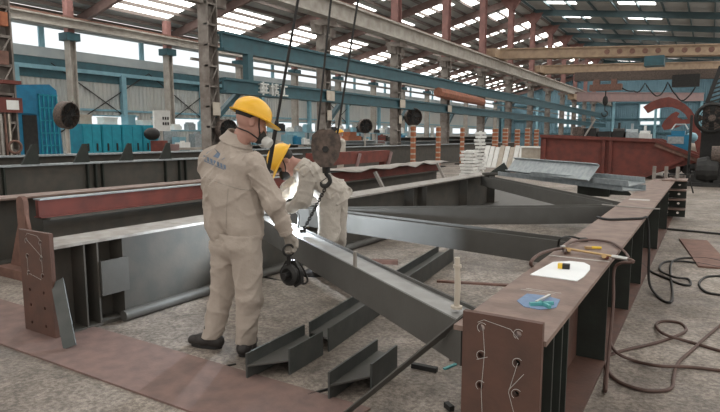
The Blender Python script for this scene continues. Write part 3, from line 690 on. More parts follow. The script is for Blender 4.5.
# ------------------------------------------------------------------ background along the column feet
# blue machine
X = -20.0; a = AX(15, 84, X); c = AX(56, 84, X)
y0, y1, zt = a[1], c[1], 3.35
t = Thing('blue_press', 'tall blue machine housing with grid door at the far left', 'machine', (X, (y0 + y1) / 2, 0))
t.part('housing', MB().prism([(X, y0, 0), (X, y1 + .15, 0), (X, y1, zt - .2), (X, y1 - .25, zt), (X, y0, zt - .1)], (-1.6, 0, 0)), 'bluemach')
g = MB(); w = y1 - y0
for k in range(5): g.box((X, y0 + w * .52 + k * w * .11, .2), (X + .05, y0 + w * .52 + k * w * .11 + .04, zt - .35))
for k in range(7): g.box((X, y0 + w * .52, .3 + k * .44), (X + .05, y1, .34 + k * .44))
t.part('grid_door', g, 'tealcab')
t.part('side_panel', MB().box((X, y0, 2.3), (X + .06, y0 + w * .45, 3.15)), 'bluemach'); t.part('dark_bay', MB().box((X, y0 + .15, .5), (X + .03, y0 + w * .45, 2.25)), 'dark')
# fans
def stand_fan(label, c, r, facing, h0=0.0, m='block'):
    c = np.asarray(c); fx = nrm(facing); sd = nrm(np.cross(fx, Z)); up = np.cross(sd, fx)
    t = Thing('pedestal_fan', label, 'fan', (c[0], c[1], h0))
    t.part('drum', MB().lathe(c - fx * .2, fx, [(r * .75, 0), (r, .1), (r, .35), (r * .92, .38), (r * .9, .12), (r * .7, .06)], 22, False), m, smooth='auto')
    t.part('back_cover', MB().lathe(c - fx * .2, fx, [(.02, -.05), (r * .5, -.03), (r * .76, .01), (r * .74, .03), (.02, 0)], 22, False), m)
    bl = MB()
    for k in range(5):
        a = k * 2 * math.pi / 5; bl.prism([c + .04 * sd, c + r * .85 * (sd * math.cos(a) + up * math.sin(a)), c + r * .85 * (sd * math.cos(a + .6) + up * math.sin(a + .6)) + fx * .05], fx * .012)
    t.part('blades', bl, 'dark')
    g = MB()
    for k in range(8): a = k * math.pi / 8; q = sd * math.cos(a) + up * math.sin(a); g.tube([c + fx * .17 - q * r * .95, c + fx * .17 + q * r * .95], .012, 4)
    t.part('guard', g, 'dark')
    if h0 < 1: t.part('pole', MB().cyl((c[0], c[1], h0 + .05), (c[0], c[1], c[2] - r * .9), .05), 'rail'); t.part('base', MB().lathe((c[0], c[1], h0), Z, [(.35, 0), (.35, .05), (.08, .1)], 14), 'dark')
    else: t.part('bracket', MB().bar(c - fx * .2, c - fx * .2 + V(-.35, .0, 0), .1, .1), 'dark')
    return t
stand_fan('round brown drum fan on a pole before the blue machine', AX(66, 115, -18), .45, V(.8, .25, -.1))
stand_fan('dark round fan beside the second middle column', AX(226, 130, -13.6), .36, V(.9, -.2, 0))
stand_fan('pedestal fan above the dark steel stacks behind the hook block', AX(365, 126, -13.9) , .34, V(.8, -.6, 0))
stand_fan('round grey fan fixed beside the fourth middle column', AX(413, 117, -13.5), .48, V(.8, -.6, 0), 2.0)
# teal cabinets
X = -20.5; base = None
ys = [AX(81, 125, X)[1], AX(101, 125, X)[1], AX(121, 125, X)[1], AX(142, 125, X)[1], AX(158, 125, X)[1]]
for k in range(4):
    ya, yb = ys[k] + .02, ys[k + 1] - .02
    t = Thing('teal_cabinet', ('leftmost', 'second from left', 'third from left', 'rightmost')[k] + ' of the teal steel cabinets below the wall windows', 'cabinet', (X, (ya + yb) / 2, 0), 'teal cabinets in a row')
    t.part('carcass', MB().box((X - .8, ya, 0), (X, yb, 2.0)), 'tealcab')
    ym = (ya + yb) / 2
    for (p, q) in ((ya + .03, ym - .01), (ym + .01, yb - .03)):
        d = t.part('door', MB().box((X, p, .1), (X + .03, q, 1.93)), 'tealcab'); t.part('handle', MB().box((X + .03, (p + q) / 2 - .03, .95), (X + .06, (p + q) / 2 + .03, 1.25)), 'dark', d)
for k, (x, y, w, h, m_, lb) in enumerate(((88, 117, .5, .35, 'cream', 'cream carton on the leftmost teal cabinet'), (113, 118, .6, .28, 'white', 'white carton on the teal cabinets'), (134, 117, .35, .4, 'teallight', 'pale blue box on the teal cabinets'), (149, 118, .45, .2, 'white', 'flat white box near the control panel'))):
    p = AX(x, y, X); b = MB().box((X - .6, p[1] - w / 2, 2.0), (X - .15, p[1] + w / 2, 2.0 + h)); b.box((X - .62, p[1] - w / 2 - .02, 2.0 + h - .05), (X - .13, p[1] + w / 2 + .02, 2.0 + h + .02))
    solo('carton', b, m_, lb, 'box')
p = AX(162, 118, -19.5)
t = Thing('control_panel', 'white control panel on a post right of the teal cabinets', 'control panel', (-19.5, p[1], 0))
t.part('panel', MB().box((-19.6, p[1] - .38, 1.75), (-19.5, p[1] + .42, 2.6)), 'white'); t.part('post', MB().box((-19.6, p[1] - .05, 0), (-19.52, p[1] + .05, 1.75)), 'rail')
for i in range(3):
    for j in range(2): t.part('button', MB().box((-19.5, p[1] + .02 + i * .12, 2.0 + j * .22), (-19.48, p[1] + .09 + i * .12, 2.12 + j * .22)), 'dark')
def drum(label, x, y, X, r, h, m):
    p = AX(x, y, X); t = MB().lathe((X, p[1], 0), Z, [(r, 0), (r, h * .33), (r + .02, h * .34), (r, h * .36), (r, h * .66), (r + .02, h * .67), (r, h * .69), (r, h), (r - .03, h + .01)], 16)
    solo('oil_drum', t, m, label, 'drum', smooth='auto')
drum('red drum right of the teal cabinets', 159, 140, -18.8, .33, 1.35, 'red')
drum('pale red drum beside the pipe stack', 171, 140, -18.8, .32, 1.2, 'pink')
p = AX(157, 129, -18.8); solo('black_bag', MB().ball((-18.8, p[1] - .25, 1.62), (.25, .35, .25)), 'black', 'black bag heaped on the red drum', 'bag', smooth=True)
# pipe stack
p = AX(193, 140, -17.2)
k = 0
for row in range(5):
    for j in range(6 - row % 2):
        yy = p[1] - 1.0; xx = -17.6 + j * .2 + (row % 2) * .1
        b = MB().tube([(xx, yy, .1 + row * .18), (xx, yy + 2.6, .1 + row * .18)], .095, 10)
        solo('grey_pipe', b, 'rail', 'grey pipe in the stack beside the second middle column', 'pipe', 'grey pipes stacked by the column')
# stacks of dark stock steel along the middle row (seen between columns)
for k, (y0, y1, zt, n) in enumerate(((15.0, 19.4, 1.15, 5), (20.6, 26.0, 1.3, 6), (27.2, 34, 1.45, 6), (35.5, 45, 1.5, 6))):
    for j in range(n):
        z0 = .06 + j * (zt / n); hh = zt / n - .04; dx = (j % 2) * .15
        b = MB().box((-15.9 + dx, y0 + .1 * (j % 3), z0), (-14.7 + dx, y1 - .15 * (j % 2), z0 + .03)); b.box((-15.3 + dx, y0 + .1 * (j % 3), z0 + .03), (-15.2 + dx, y1 - .15 * (j % 2), z0 + hh - .02)); b.box((-15.9 + dx, y0 + .1 * (j % 3), z0 + hh - .02), (-14.7 + dx, y1 - .15 * (j % 2), z0 + hh + .01))
        solo('stock_beam', b, 'steel' if (j + k) % 3 else 'galv', 'stock beam in the %s dark stack behind the middle columns' % ('nearest', 'second', 'third', 'farthest')[k], 'beam', 'stock beams, %s stack' % ('nearest', 'second', 'third', 'farthest')[k])
# workbenches with clutter beyond the stacks
for k, (y0, n) in enumerate(((16, 5), (22, 6), (28.5, 6), (35.5, 6))):
    Xb = -19.5 - .4 * k
    t = Thing('workbench', '%s cluttered steel workbench beyond the middle columns' % ORD[k], 'workbench', (Xb, y0 + 2, 0))
    t.part('top', MB().box((Xb - .5, y0, .95), (Xb + .5, y0 + 5, 1.05)), 'rail')
    t.part('shelf', MB().box((Xb - .5, y0, 1.75), (Xb - .1, y0 + 5, 1.8)), 'teallight')
    for yy in (y0 + .05, y0 + 4.87):
        for xx in (Xb - .45, Xb + .4): t.part('leg', MB().box((xx, yy, 0), (xx + .06, yy + .08, .95 if xx > Xb else 1.75)), 'teal')
    for j in range(n):
        yy = y0 + .4 + j * .78; m_ = ('white', 'teallight', 'dark', 'galv', 'bluemach', 'cream', 'red')[(j * 3 + k * 2) % 7]; h = .22 + .12 * ((j * 7 + k) % 4)
        b = MB().box((Xb - .05, yy, 1.05), (Xb + .35, yy + .5, 1.05 + h)); b.cyl((Xb + .15, yy + .25, 1.05 + h), (Xb + .15, yy + .25, 1.12 + h), .1, None, 8)
        solo('tool_case', b, m_, 'tool case on the %s workbench' % ORD[k], 'tool case', 'tool cases on the %s workbench' % ORD[k])
        b = MB().box((Xb - .45, yy + .1, 1.8), (Xb - .15, yy + .5, 1.98 + .1 * (j % 3))); b.box((Xb - .42, yy + .15, 1.98 + .1 * (j % 3)), (Xb - .2, yy + .45, 2.05 + .1 * (j % 3)))
        solo('parts_box', b, ('white', 'galv', 'teallight', 'dark')[(j + k) % 4], 'parts box on the shelf of the %s workbench' % ORD[k], 'box', 'parts boxes above the %s workbench' % ORD[k])
# machines against the left wall between the columns
for k, y in enumerate((19.5, 26, 33, 41, 50, 60)):
    t = Thing('lathe_machine', '%s pale teal machine tool along the left wall' % ORD[k], 'machine', (-26.5, y, 0), 'machine tools along the left wall')
    t.part('bed', MB().box((-27, y, 0), (-26, y + 3.4, 1.0)), 'teal'); t.part('headstock', MB().box((-27, y, 1.0), (-26, y + 1.0, 1.9)), 'teallight'); t.part('tailstock', MB().box((-26.8, y + 2.8, 1.0), (-26.2, y + 3.3, 1.5)), 'teallight')
    t.part('splash_guard', MB().box((-27.1, y + 1.0, 1.0), (-27.05, y + 3.4, 2.1)), 'galv')
# hazard posts
hz = [(413, 158, 125), (438, 158, 126), (462, 150, 127), (495, 147, 128), (505, 147, 128), (517, 147, 129), (527, 147, 128), (536, 147, 129)]
hpos = ['behind the girder, leftmost', 'at the fifth middle column', 'left of the white block stacks', 'behind the white sheets, first from left', 'behind the white sheets, second from left', 'behind the white sheets, third from left', 'behind the white sheets, fourth from left', 'behind the white sheets, rightmost']
for k, (x, yb, yt) in enumerate(hz):
    p = AX(x, yb, -11.6 if k < 3 else -12.4 + (k - 3) * 0.1); 
    d_ = p[1]; h = AX(x, yt, p[0])[2]; zb = 0.0; h = max(h, 1.6)
    t = Thing('hazard_post', 'orange and white striped post ' + hpos[k], 'post', (p[0], d_, 0), 'striped hazard posts')
    n = 8; b1 = MB(); b2 = MB(); w = .095 if k < 3 else .16
    for j in range(n):
        b1.box((p[0] - w, d_ - w, h * j / n), (p[0] + w, d_ + w, h * (j + .72) / n)); b2.box((p[0] - w * .9, d_ - w * .9, h * (j + .72) / n), (p[0] + w * .9, d_ + w * .9, h * (j + 1) / n))
    nb_ = len(b1.f); o_ = t.part('striped_shaft', b1.add(b2.v, b2.f), 'orange'); o_.data.materials.append(M['cream'])
    for i_, p_ in enumerate(o_.data.polygons): p_.material_index = int(i_ >= nb_)
    t.part('foot', MB().box((p[0] - .3, d_ - .3, 0), (p[0] + .3, d_ + .3, .05)), 'dark')
# white block stacks
for k, (x0, x1, y0, n, Y) in enumerate(((460, 473, 172, 8, 20.5), (474, 481, 166, 12, 22.5))):
    p = AY(x0, y0, Y); q = AY(x1, y0, Y); ztop = AY(x0, 150 if k == 0 else 131, Y)[2]
    h = ztop / n
    for j in range(n):
        o = .03 * ((j * 5) % 3 - 1)
        b = MB().box((p[0] + o, Y, j * h), (q[0] + o, Y + .5, j * h + h * .7)); b.box((p[0] + .14 + o, Y + .12, j * h + h * .7), (q[0] - .14 + o, Y + .38, (j + 1) * h - .002))
        solo('white_block', b, 'white', 'white block in the %s stack left of the white sheets' % ('shorter', 'taller narrow')[k], 'block', 'white blocks, %s stack' % ('shorter', 'taller narrow')[k])
# leaning white sheets
YW = 27.0
for k in range(8):
    x = 481 + k * 5.0; p = AY(x, 165, YW); q = AY(x + 4.4, 165, YW); zt = AY(x, 145.5 + (k % 3) * .8, YW + .2)[2]
    solo('white_sheet', MB().hexa([(p[0], YW, 0), (q[0], YW, 0), (q[0], YW + .06, 0), (p[0], YW + .06, 0), (p[0] + .05, YW + .5, zt), (q[0] + .05, YW + .5, zt), (q[0] + .05, YW + .56, zt), (p[0] + .05, YW + .56, zt)]),
         'cream' if k in (3, 5) else 'white', 'white sheet leaning in the row left of the red trough', 'sheet', 'white sheets leaning in a row')
p = AY(521, 165, 25.5); q = AY(541, 147, 25.5)
t = Thing('white_crate', 'pale grey crate against the left end of the red trough', 'crate', ((p[0] + q[0]) / 2, 25.5, 0))
t.part('body', MB().box((p[0], 25.5, 0), (q[0], 26.6, q[2] - .05)), 'cream'); t.part('lid', MB().box((p[0] - .05, 25.45, q[2] - .05), (q[0] + .02, 26.65, q[2])), 'white')
# red brown low frames beyond the red beam
p = AX(352, 158, -9.2); q = AX(386, 166, -9.2)
t = Thing('red_trestle', 'low red trestle with slanted braces behind the bent welder', 'trestle', (-9.2, (p[1] + q[1]) / 2, 0))
t.part('beam', MB().box((-9.35, AX(310, 155, -9.2)[1], .7), (-9.05, q[1], 1.06)), 'red')
for x in (352, 384): w_ = AX(x, 160, -9.2)[1]; t.part('brace', MB().bar((-9.0, w_ - .35, 0), (-9.0, w_ + .15, 1.0), .08, .06), 'pink')
t.part('foot', MB().box((-9.4, AX(310, 155, -9.2)[1], 0), (-9.0, q[1], .06)), 'rust')
for w_ in (AX(312, 160, -9.2)[1], q[1] - .3): t.part('post', MB().box((-9.3, w_, .06), (-9.1, w_ + .15, .7)), 'red')
# orange tool box on the stacks
p = AX(369, 136, -14.0)
solo('orange_box', MB().box((-15.4, p[1] - .6, 1.33), (-14.8, p[1] + .6, 1.55)).box((-15.3, p[1] - .3, 1.55), (-14.9, p[1] + .3, 1.75)), 'orange', 'orange tool box on the dark steel stack', 'box')

# ------------------------------------------------------------------ hoses, tools on the brown girder
def smooth_path(pts, n=8):
    pts = [np.asarray(p, float) for p in pts]; out = []
    for i in range(len(pts) - 1):
        p0 = pts[max(i - 1, 0)]; p1 = pts[i]; p2 = pts[i + 1]; p3 = pts[min(i + 2, len(pts) - 1)]
        for k in range(n):
            t = k / n; out.append(.5 * ((2 * p1) + (-p0 + p2) * t + (2 * p0 - 5 * p1 + 4 * p2 - p3) * t * t + (-p0 + 3 * p1 - 3 * p2 + p3) * t ** 3))
    out.append(pts[-1]); return out
def ground_hose(px, r, m='hose', label='', z=None):
    pts = [G(x, y, r + (z[i] if z else 0)) for i, (x, y) in enumerate(px)]
    return solo('hose', MB().tube(smooth_path(pts), r, 7), m, label, 'hose', smooth='auto')
ground_hose([(724, 322), (706, 337), (692, 350), (678, 363), (674, 376), (671, 388), (655, 391), (635, 388), (615, 379), (605, 364), (608, 356), (625, 350), (655, 343), (676, 336), (686, 330), (680, 323), (664, 321), (656, 325), (664, 334), (690, 342), (724, 352)], .011, 'hose', 'thick brown hose looped on the floor at right',
            [0] * 15 + [0, 0, .0, .024, .0, 0])
ground_hose([(724, 371), (690, 367), (660, 366), (635, 361), (616, 352), (609, 338)], .011, 'hose', 'brown hose crossing the floor loop toward the girder', [0, 0, .024, .0, .03, 0])
ground_hose([(640, 262), (652, 272), (668, 279), (680, 284), (690, 285), (688, 279), (674, 277), (660, 270), (665, 262), (690, 262), (722, 268)], .012, 'black', 'dark thin hose tangled on the floor beyond the loop', [0, 0, 0, 0, 0, 0, .026, .0, 0, 0, 0])
ground_hose([(722, 295), (706, 292), (699, 284), (706, 277), (722, 276)], .012, 'black', 'dark hose bend at the right edge of the floor')
# hose draped over the girder further back
pts = [G(597, 217, .712), G(610, 219.5, .712), G(640, 218.5, .712), AX(648, 221, -.47)]
pts[3] = V(-.475, pts[2][1] + .15, .69)
pts += [V(-.44, pts[2][1] + .1, .4), V(-.40, pts[2][1], .05), V(-.2, pts[2][1] - .3, .012), G(672, 262, .012), G(700, 258, .012), G(724, 262, .012)]
solo('hose', MB().tube(smooth_path(pts), .012, 7), 'black', 'dark hose draped across the brown girder and down to the floor', 'hose', smooth='auto')
pts = [G(602, 204.5, .71), G(630, 207, .712), G(660, 209, .712)]
solo('cable', MB().tube(pts, .008, 6), 'tarp', 'thin pale cable lying across the girder farther back', 'cable')
# paper, tape, cloth, tools
zt = .7005
pl = [G(x, y, zt) for x, y in ((530, 275), (553, 262.5), (570, 261.5), (584, 263), (590, 266), (590, 270), (584, 277), (577, 281.5))]
solo('white_board', MB().prism(pl, (0, 0, .004)), 'paper', 'white sheet of board with a rounded corner on the girder', 'sheet')
c = G(563, 266, .72)
t = Thing('tape_measure', 'yellow and black tape measure on the white board', 'tape measure', c - Z * .0155)
dx = nrm(V(.9, .1, 0)); dy = V(-dx[1], dx[0], 0)
t.part('case', MB().obox(c + dx * -.016, dx, dy, Z, .026, .036, .03), 'yellow'); t.part('body', MB().obox(c + dx * .018, dx, dy, Z, .042, .035, .03), 'dark')
c = G(595, 247.5, .712)
t = Thing('pliers', 'yellow-handled pliers lying behind the cutting torch', 'pliers', c)
t.part('handle', MB().tube([c + RT * -.03, c + RT * .04 + FH * -.015], .010, 8), 'yellow'); t.part('jaws', MB().obox(c + RT * -.05, RT, FH, Z, .045, .025, .018), 'brass')
pl = [G(x, y, zt) for x, y in ((517, 301), (527, 294), (545, 296), (560, 300), (556, 308), (540, 310), (524, 307))]
solo('blue_cloth', MB().prism(pl, (0, 0, .003)), 'bluecloth', 'small blue cloth on the girder under the clamp', 'cloth')
t = Thing('clamp_tool', 'teal hand clamp with steel jaw lying on the blue cloth', 'clamp', G(541, 303, .71))
t.part('grip', MB().bar(G(530, 304, .712), G(553, 303, .712), .018, .016).bar(G(538, 301, .712), G(550, 307, .712), .014, .016), 'tealtool'); t.part('jaw', MB().bar(G(536, 302, .718), G(550, 295, .718), .012, .01), 'chrome')
# cutting torch
t = Thing('cutting_torch', 'brass gas cutting torch lying across the brown girder', 'torch', G(600, 256, .72))
a, c2 = G(563, 248, .725), G(628, 259, .725)
t.part('tubes', MB().tube([a, c2], .008, 8).tube([a + FH * .022, c2 + FH * .022], .006, 8), 'brass')
t.part('valve', MB().cyl(G(569, 250, .702), G(569, 250, .74), .013).cyl(G(604, 256, .702), G(604, 256, .745), .015), 'brass')
t.part('knob', MB().lathe(G(606, 259, .702), Z, [(.016, 0), (.018, .01), (.016, .02)], 10), 'red')
t.part('handle', MB().tube([G(612, 256.5, .725), c2], .013, 8), 'chrome'); t.part('head', MB().obox(a, RT, FH, Z, .03, .03, .03), 'chrome')
# torch hoses (resting on the girder, hanging at both sides)
p = [a, G(552, 250, .74), G(540, 254, .76), G(531, 262, .74), V(-.90, 3.52, .66), V(-.93, 3.45, .5), V(-.96, 3.5, .2), V(-1.1, 3.6, .012), V(-1.4, 3.4, .012)]
solo('hose', MB().tube(smooth_path(p), .011, 7), 'hose', 'torch hose bending over the left edge of the brown girder', 'hose', smooth='auto')
p = [c2, G(633, 262, .725), V(-.47, c2[1] + .02, .66), V(-.455, c2[1] - .1, .45), V(-.44, c2[1] - .3, .2), V(-.43, c2[1] - .45, .012), G(606, 330, .012), G(604, 345, .012)]
solo('hose', MB().tube(smooth_path(p), .010, 7), 'hose', 'torch hose hanging down the right side of the girder', 'hose', smooth='auto')
p = [G(565, 253, .712), G(568, 244, .73), G(580, 240.5, .72), G(595, 240, .714), G(612, 243, .714), G(624, 251, .714), G(629, 258, .714)]
solo('hose', MB().tube(smooth_path(p), .009, 7), 'hose', 'curved hose arching behind the cutting torch', 'hose', smooth='auto')
t = Thing('hose_clamp', 'black spring clamp on the far left edge of the brown girder', 'clamp', G(582, 240, .70))
c = G(583, 239.5, .712); t.part('jaw', MB().obox(c, RT, FH, Z, .06, .05, .025), 'dark'); t.part('arm', MB().tube(smooth_path([c, G(570, 236.5, .74), G(560, 239, .74), G(558, 246, .66)]), .008, 6), 'dark')

# ------------------------------------------------------------------ people: implicit surfaces meshed with surface nets
def sd_cone(P, a, b, ra, rb):
    a = np.asarray(a); b = np.asarray(b); ba = b - a
    t = np.clip(((P - a) @ ba) / (ba @ ba + 1e-12), 0, 1)
    return np.linalg.norm(P - a - t[..., None] * ba, axis=-1) - (ra + (rb - ra) * t)
def sd_ell(P, c, r, ax):
    q = (P - np.asarray(c)) @ np.asarray(ax).T / np.asarray(r); k = np.linalg.norm(q, axis=-1)
    return (k - 1) * min(r)
def smin(a, b, k):
    h = np.clip(.5 + .5 * (b - a) / k, 0, 1); return b * (1 - h) + a * h - k * h * (1 - h)
def folds(P, amp, sc, seed=0, squash=(1, 1, 1)):
    g = np.random.default_rng(seed); out = np.zeros(P.shape[:-1])
    for i in range(7):
        k = g.normal(size=3); k = k / np.linalg.norm(k) * np.asarray(squash) * sc * g.uniform(.6, 1.5)
        q = np.sin(P @ k * .55 + g.uniform(0, 6.28) + 1.6 * np.sin(P @ (k[[1, 2, 0]] * .4) + i))
        out += ((1 - np.abs(q)) ** 2.5 - .25) * (.4 + .6 * np.sin(P @ (k[[2, 0, 1]] * .22) + 2.1 * i))
    return -amp * out * 1.15
def surface_nets(fn, lo, hi, h):
    lo = np.asarray(lo); n = np.ceil((np.asarray(hi) - lo) / h).astype(int) + 1
    gx, gy, gz = [lo[i] + h * np.arange(n[i]) for i in range(3)]
    F = np.empty(tuple(n))
    for i in range(0, n[0], 16):
        P = np.stack(np.meshgrid(gx[i:i + 16], gy, gz, indexing='ij'), -1); F[i:i + 16] = fn(P)
    S = F < 0
    nc = tuple(n - 1); cnt = np.zeros(nc); acc = np.zeros(nc + (3,))
    off = [(a, b, c) for a in (0, 1) for b in (0, 1) for c in (0, 1)]
    def sl(o): return tuple(slice(o[i], n[i] - 1 + o[i]) for i in range(3))
    for o in off:
        for ax in range(3):
            if o[ax]: continue
            o2 = list(o); o2[ax] = 1; A = F[sl(o)]; B = F[sl(o2)]; m = (A < 0) != (B < 0)
            t = np.where(m, A / np.where(m, A - B, 1), 0)
            for j in range(3): acc[..., j] += m * (o[j] + (t if j == ax else 0))
            cnt += m
    idx = -np.ones(nc, int); act = cnt > 0; idx[act] = np.arange(act.sum())
    cells = np.argwhere(act); vs = lo + h * (cells + acc[act] / cnt[act][:, None])
    fs = []
    for ax in range(3):
        b, c = [(1, 2), (2, 0), (0, 1)][ax]
        s0 = [slice(1, n[i] - 1) for i in range(3)]; s0[ax] = slice(0, n[ax] - 1); s1 = list(s0); s1[ax] = slice(1, n[ax])
        A = S[tuple(s0)]; B = S[tuple(s1)]; e = np.argwhere(A != B); base = e + np.array([0 if i == ax else 1 for i in range(3)])
        if len(e) == 0: continue
        flip = A[tuple(e.T)]
        def cell(db, dc):
            q = base.copy(); q[:, b] -= db; q[:, c] -= dc; return idx[tuple(q.T)]
        q = np.stack([cell(1, 1), cell(0, 1), cell(0, 0), cell(1, 0)], 1); q[~flip] = q[~flip][:, ::-1]; fs.append(q)
    m = MB(); m.v = [tuple(v) for v in vs]; m.f = [tuple(int(i) for i in f) for f in np.concatenate(fs)]
    return m
def field(prims, k=.03, extra=None, cuts=()):
    """prims: ('c',a,b,ra,rb[,k]) or ('e',c,r,axes[,k])"""
    def fn(P):
        F = None
        for p in prims:
            if p[0] == 'c': d = sd_cone(P, *p[1:5]); kk = p[5] if len(p) > 5 else k
            else: d = sd_ell(P, *p[1:4]); kk = p[4] if len(p) > 4 else k
            F = d if F is None else smin(F, d, kk)
        if extra is not None: F = F + extra(P)
        for (pt, nn) in cuts: F = np.maximum(F, (P - np.asarray(pt)) @ np.asarray(nn))
        return F
    pts = []; 
    for p in prims:
        if p[0] == 'c': pts += [np.asarray(p[1]) - p[3], np.asarray(p[1]) + p[3], np.asarray(p[2]) - p[4], np.asarray(p[2]) + p[4]]
        else: pts += [np.asarray(p[1]) - max(p[2]), np.asarray(p[1]) + max(p[2])]
    pts = np.array(pts); return fn, pts.min(0) - .03, pts.max(0) + .03
def sdf_mesh(prims, h, **kw):
    fn, lo, hi = field(prims, **kw); return surface_nets(fn, lo, hi, h)

def head_prims(c, f, u):
    """c head centre (between the ears), f face direction, u up"""
    f = nrm(f); u = nrm(u - f * (u @ f)); r = np.cross(f, u); ax = np.array([f, r, u])
    e = []
    e.append(('e', c + f * -.012 + u * .03, (.098, .076, .092), ax))
    e.append(('e', c + f * .035 - u * .045, (.058, .056, .07), ax, .04))            # face
    e.append(('e', c + f * .055 - u * .095, (.032, .034, .024), ax, .03))           # chin
    e.append(('c', c + f * .093 + u * .012, c + f * .112 - u * .03, .008, .014, .014))   # nose
    for s in (-1, 1):
        e.append(('e', c + f * .078 + r * s * .03 + u * .022, (.016, .022, .008), ax, .012))    # brow
        e.append(('e', c + f * .062 + r * s * .043 - u * .025, (.024, .02, .02), ax, .02))      # cheek
        e.append(('e', c - f * .008 + r * s * .078 - u * .008, (.020, .009, .033), ax, .006))   # ear
    e.append(('e', c + f * .089 - u * .058, (.012, .024, .006), ax, .008))          # upper lip
    e.append(('e', c + f * .086 - u * .070, (.012, .022, .006), ax, .006))          # lower lip
    return e, r, ax
def hard_hat(t, c, f, u, rad=(.136, .112, .118)):
    f = nrm(f); u = nrm(u - f * (u @ f)); r = np.cross(f, u); n = 28; m = MB(); vs = []; fs = []
    rings = []
    for i in range(9):
        th = math.pi / 2 * i / 8; rings.append((math.sin(th), math.cos(th)))
    for s_, z_ in rings:
        for k in range(n):
            a = 2 * math.pi * k / n
            rid = 1 + .035 * math.exp(-((math.sin(a)) / .28) ** 2) * (z_ > .2)
            vs.append(c + f * rad[0] * s_ * math.cos(a) * rid + r * rad[1] * s_ * math.sin(a) + u * rad[2] * z_ * rid)
    for kk, (ex, dz) in enumerate(((1.05, -.004), (1.0, -.012), (.93, -.008), (.86, .05))):
        for k in range(n):
            a = 2 * math.pi * k / n; br = (.012 + .062 * max(0, math.cos(a)) ** 3) * (kk < 2)
            vs.append(c + f * (rad[0] * ex + br) * math.cos(a) + r * (rad[1] * ex + br) * math.sin(a) + u * (dz - .22 * br))
    R = len(vs) // n
    for i in range(R - 1):
        for k in range(n):
            k2 = (k + 1) % n; fs.append((i * n + k, i * n + k2, (i + 1) * n + k2, (i + 1) * n + k))
    m.add(vs, fs); return t.part('hard_hat', m, 'hat', smooth='auto')
def glove_mesh(w, d, pn, curl, side, h=.004, spread=.0, L=1.0):
    """w wrist point, d direction of the hand, pn palm-facing normal, curl list per finger (radians), side +1 thumb on cross(d,pn) side"""
    d = nrm(d); pn = nrm(pn - d * (pn @ d)); s = np.cross(d, pn) * side; e = []
    pc = w + d * .05
    e.append(('c', w - d * .05, w + d * .01, .036, .032))
    for q in (-.022, -.006, .012, .028): e.append(('c', w + d * .01 + s * q * .6, w + d * .085 + s * q, .018, .0165, .012))
    lens = (.062, .078, .085, .076)
    for i, q in enumerate((-.034, -.0115, .0115, .034)):
        b = w + d * (.088 + (.004 if i in (1, 2) else 0)) + s * q; a = 0; p = b; L_ = lens[i] * L
        for j, seg in enumerate((.45, .32, .26)):
            a += curl[i] * (.9, 1.0, .8)[j]
            dr = d * math.cos(a) + pn * math.sin(a) + s * q * spread
            nx = p + nrm(dr) * L_ * seg; e.append(('c', p, nx, .0125 - .001 * j, .0118 - .001 * j, .004)); p = nx
    tb = w + d * .03 + s * .03; k1 = tb + nrm(d * .55 + s * .6 + pn * .35) * .045; k2 = k1 + nrm(d * .75 + s * .05 + pn * .6) * .04
    e.append(('c', tb, k1, .019, .0145, .012)); e.append(('c', k1, k2, .0145, .0125, .004))
    return sdf_mesh(e, h, k=.006)
def boot_mesh(a, toe, h=.006, L=.27):
    """a ankle point over the ground, toe horizontal direction"""
    toe = nrm(toe); sd = np.cross(Z, toe); g = V(a[0], a[1], 0)
    e = [('c', a + Z * .05, g - toe * .03 + Z * .06, .052, .05), ('c', g - toe * .055 + Z * .045, g + toe * .07 + Z * .045, .042, .047), ('c', g + toe * .06 + Z * .045, g + toe * (L - .11) + Z * .036, .046, .036)]
    return sdf_mesh(e, h, k=.03, cuts=[(g + Z * .014, -Z)]), [g - toe * .105, g + toe * (L - .065)], toe, sd
def sole_mesh(g, toe, L=.27, w=.047):
    toe = nrm(toe); sd = np.cross(Z, toe); pts = []
    for i in range(20):
        t = 2 * math.pi * i / 20; x = math.cos(t); y = math.sin(t)
        pts.append(g + toe * (.055 + (L / 2 - .012) * np.sign(x) * abs(x) ** .7 - .012) + sd * w * np.sign(y) * abs(y) ** .8)
    return MB().prism(pts, Z * .022)

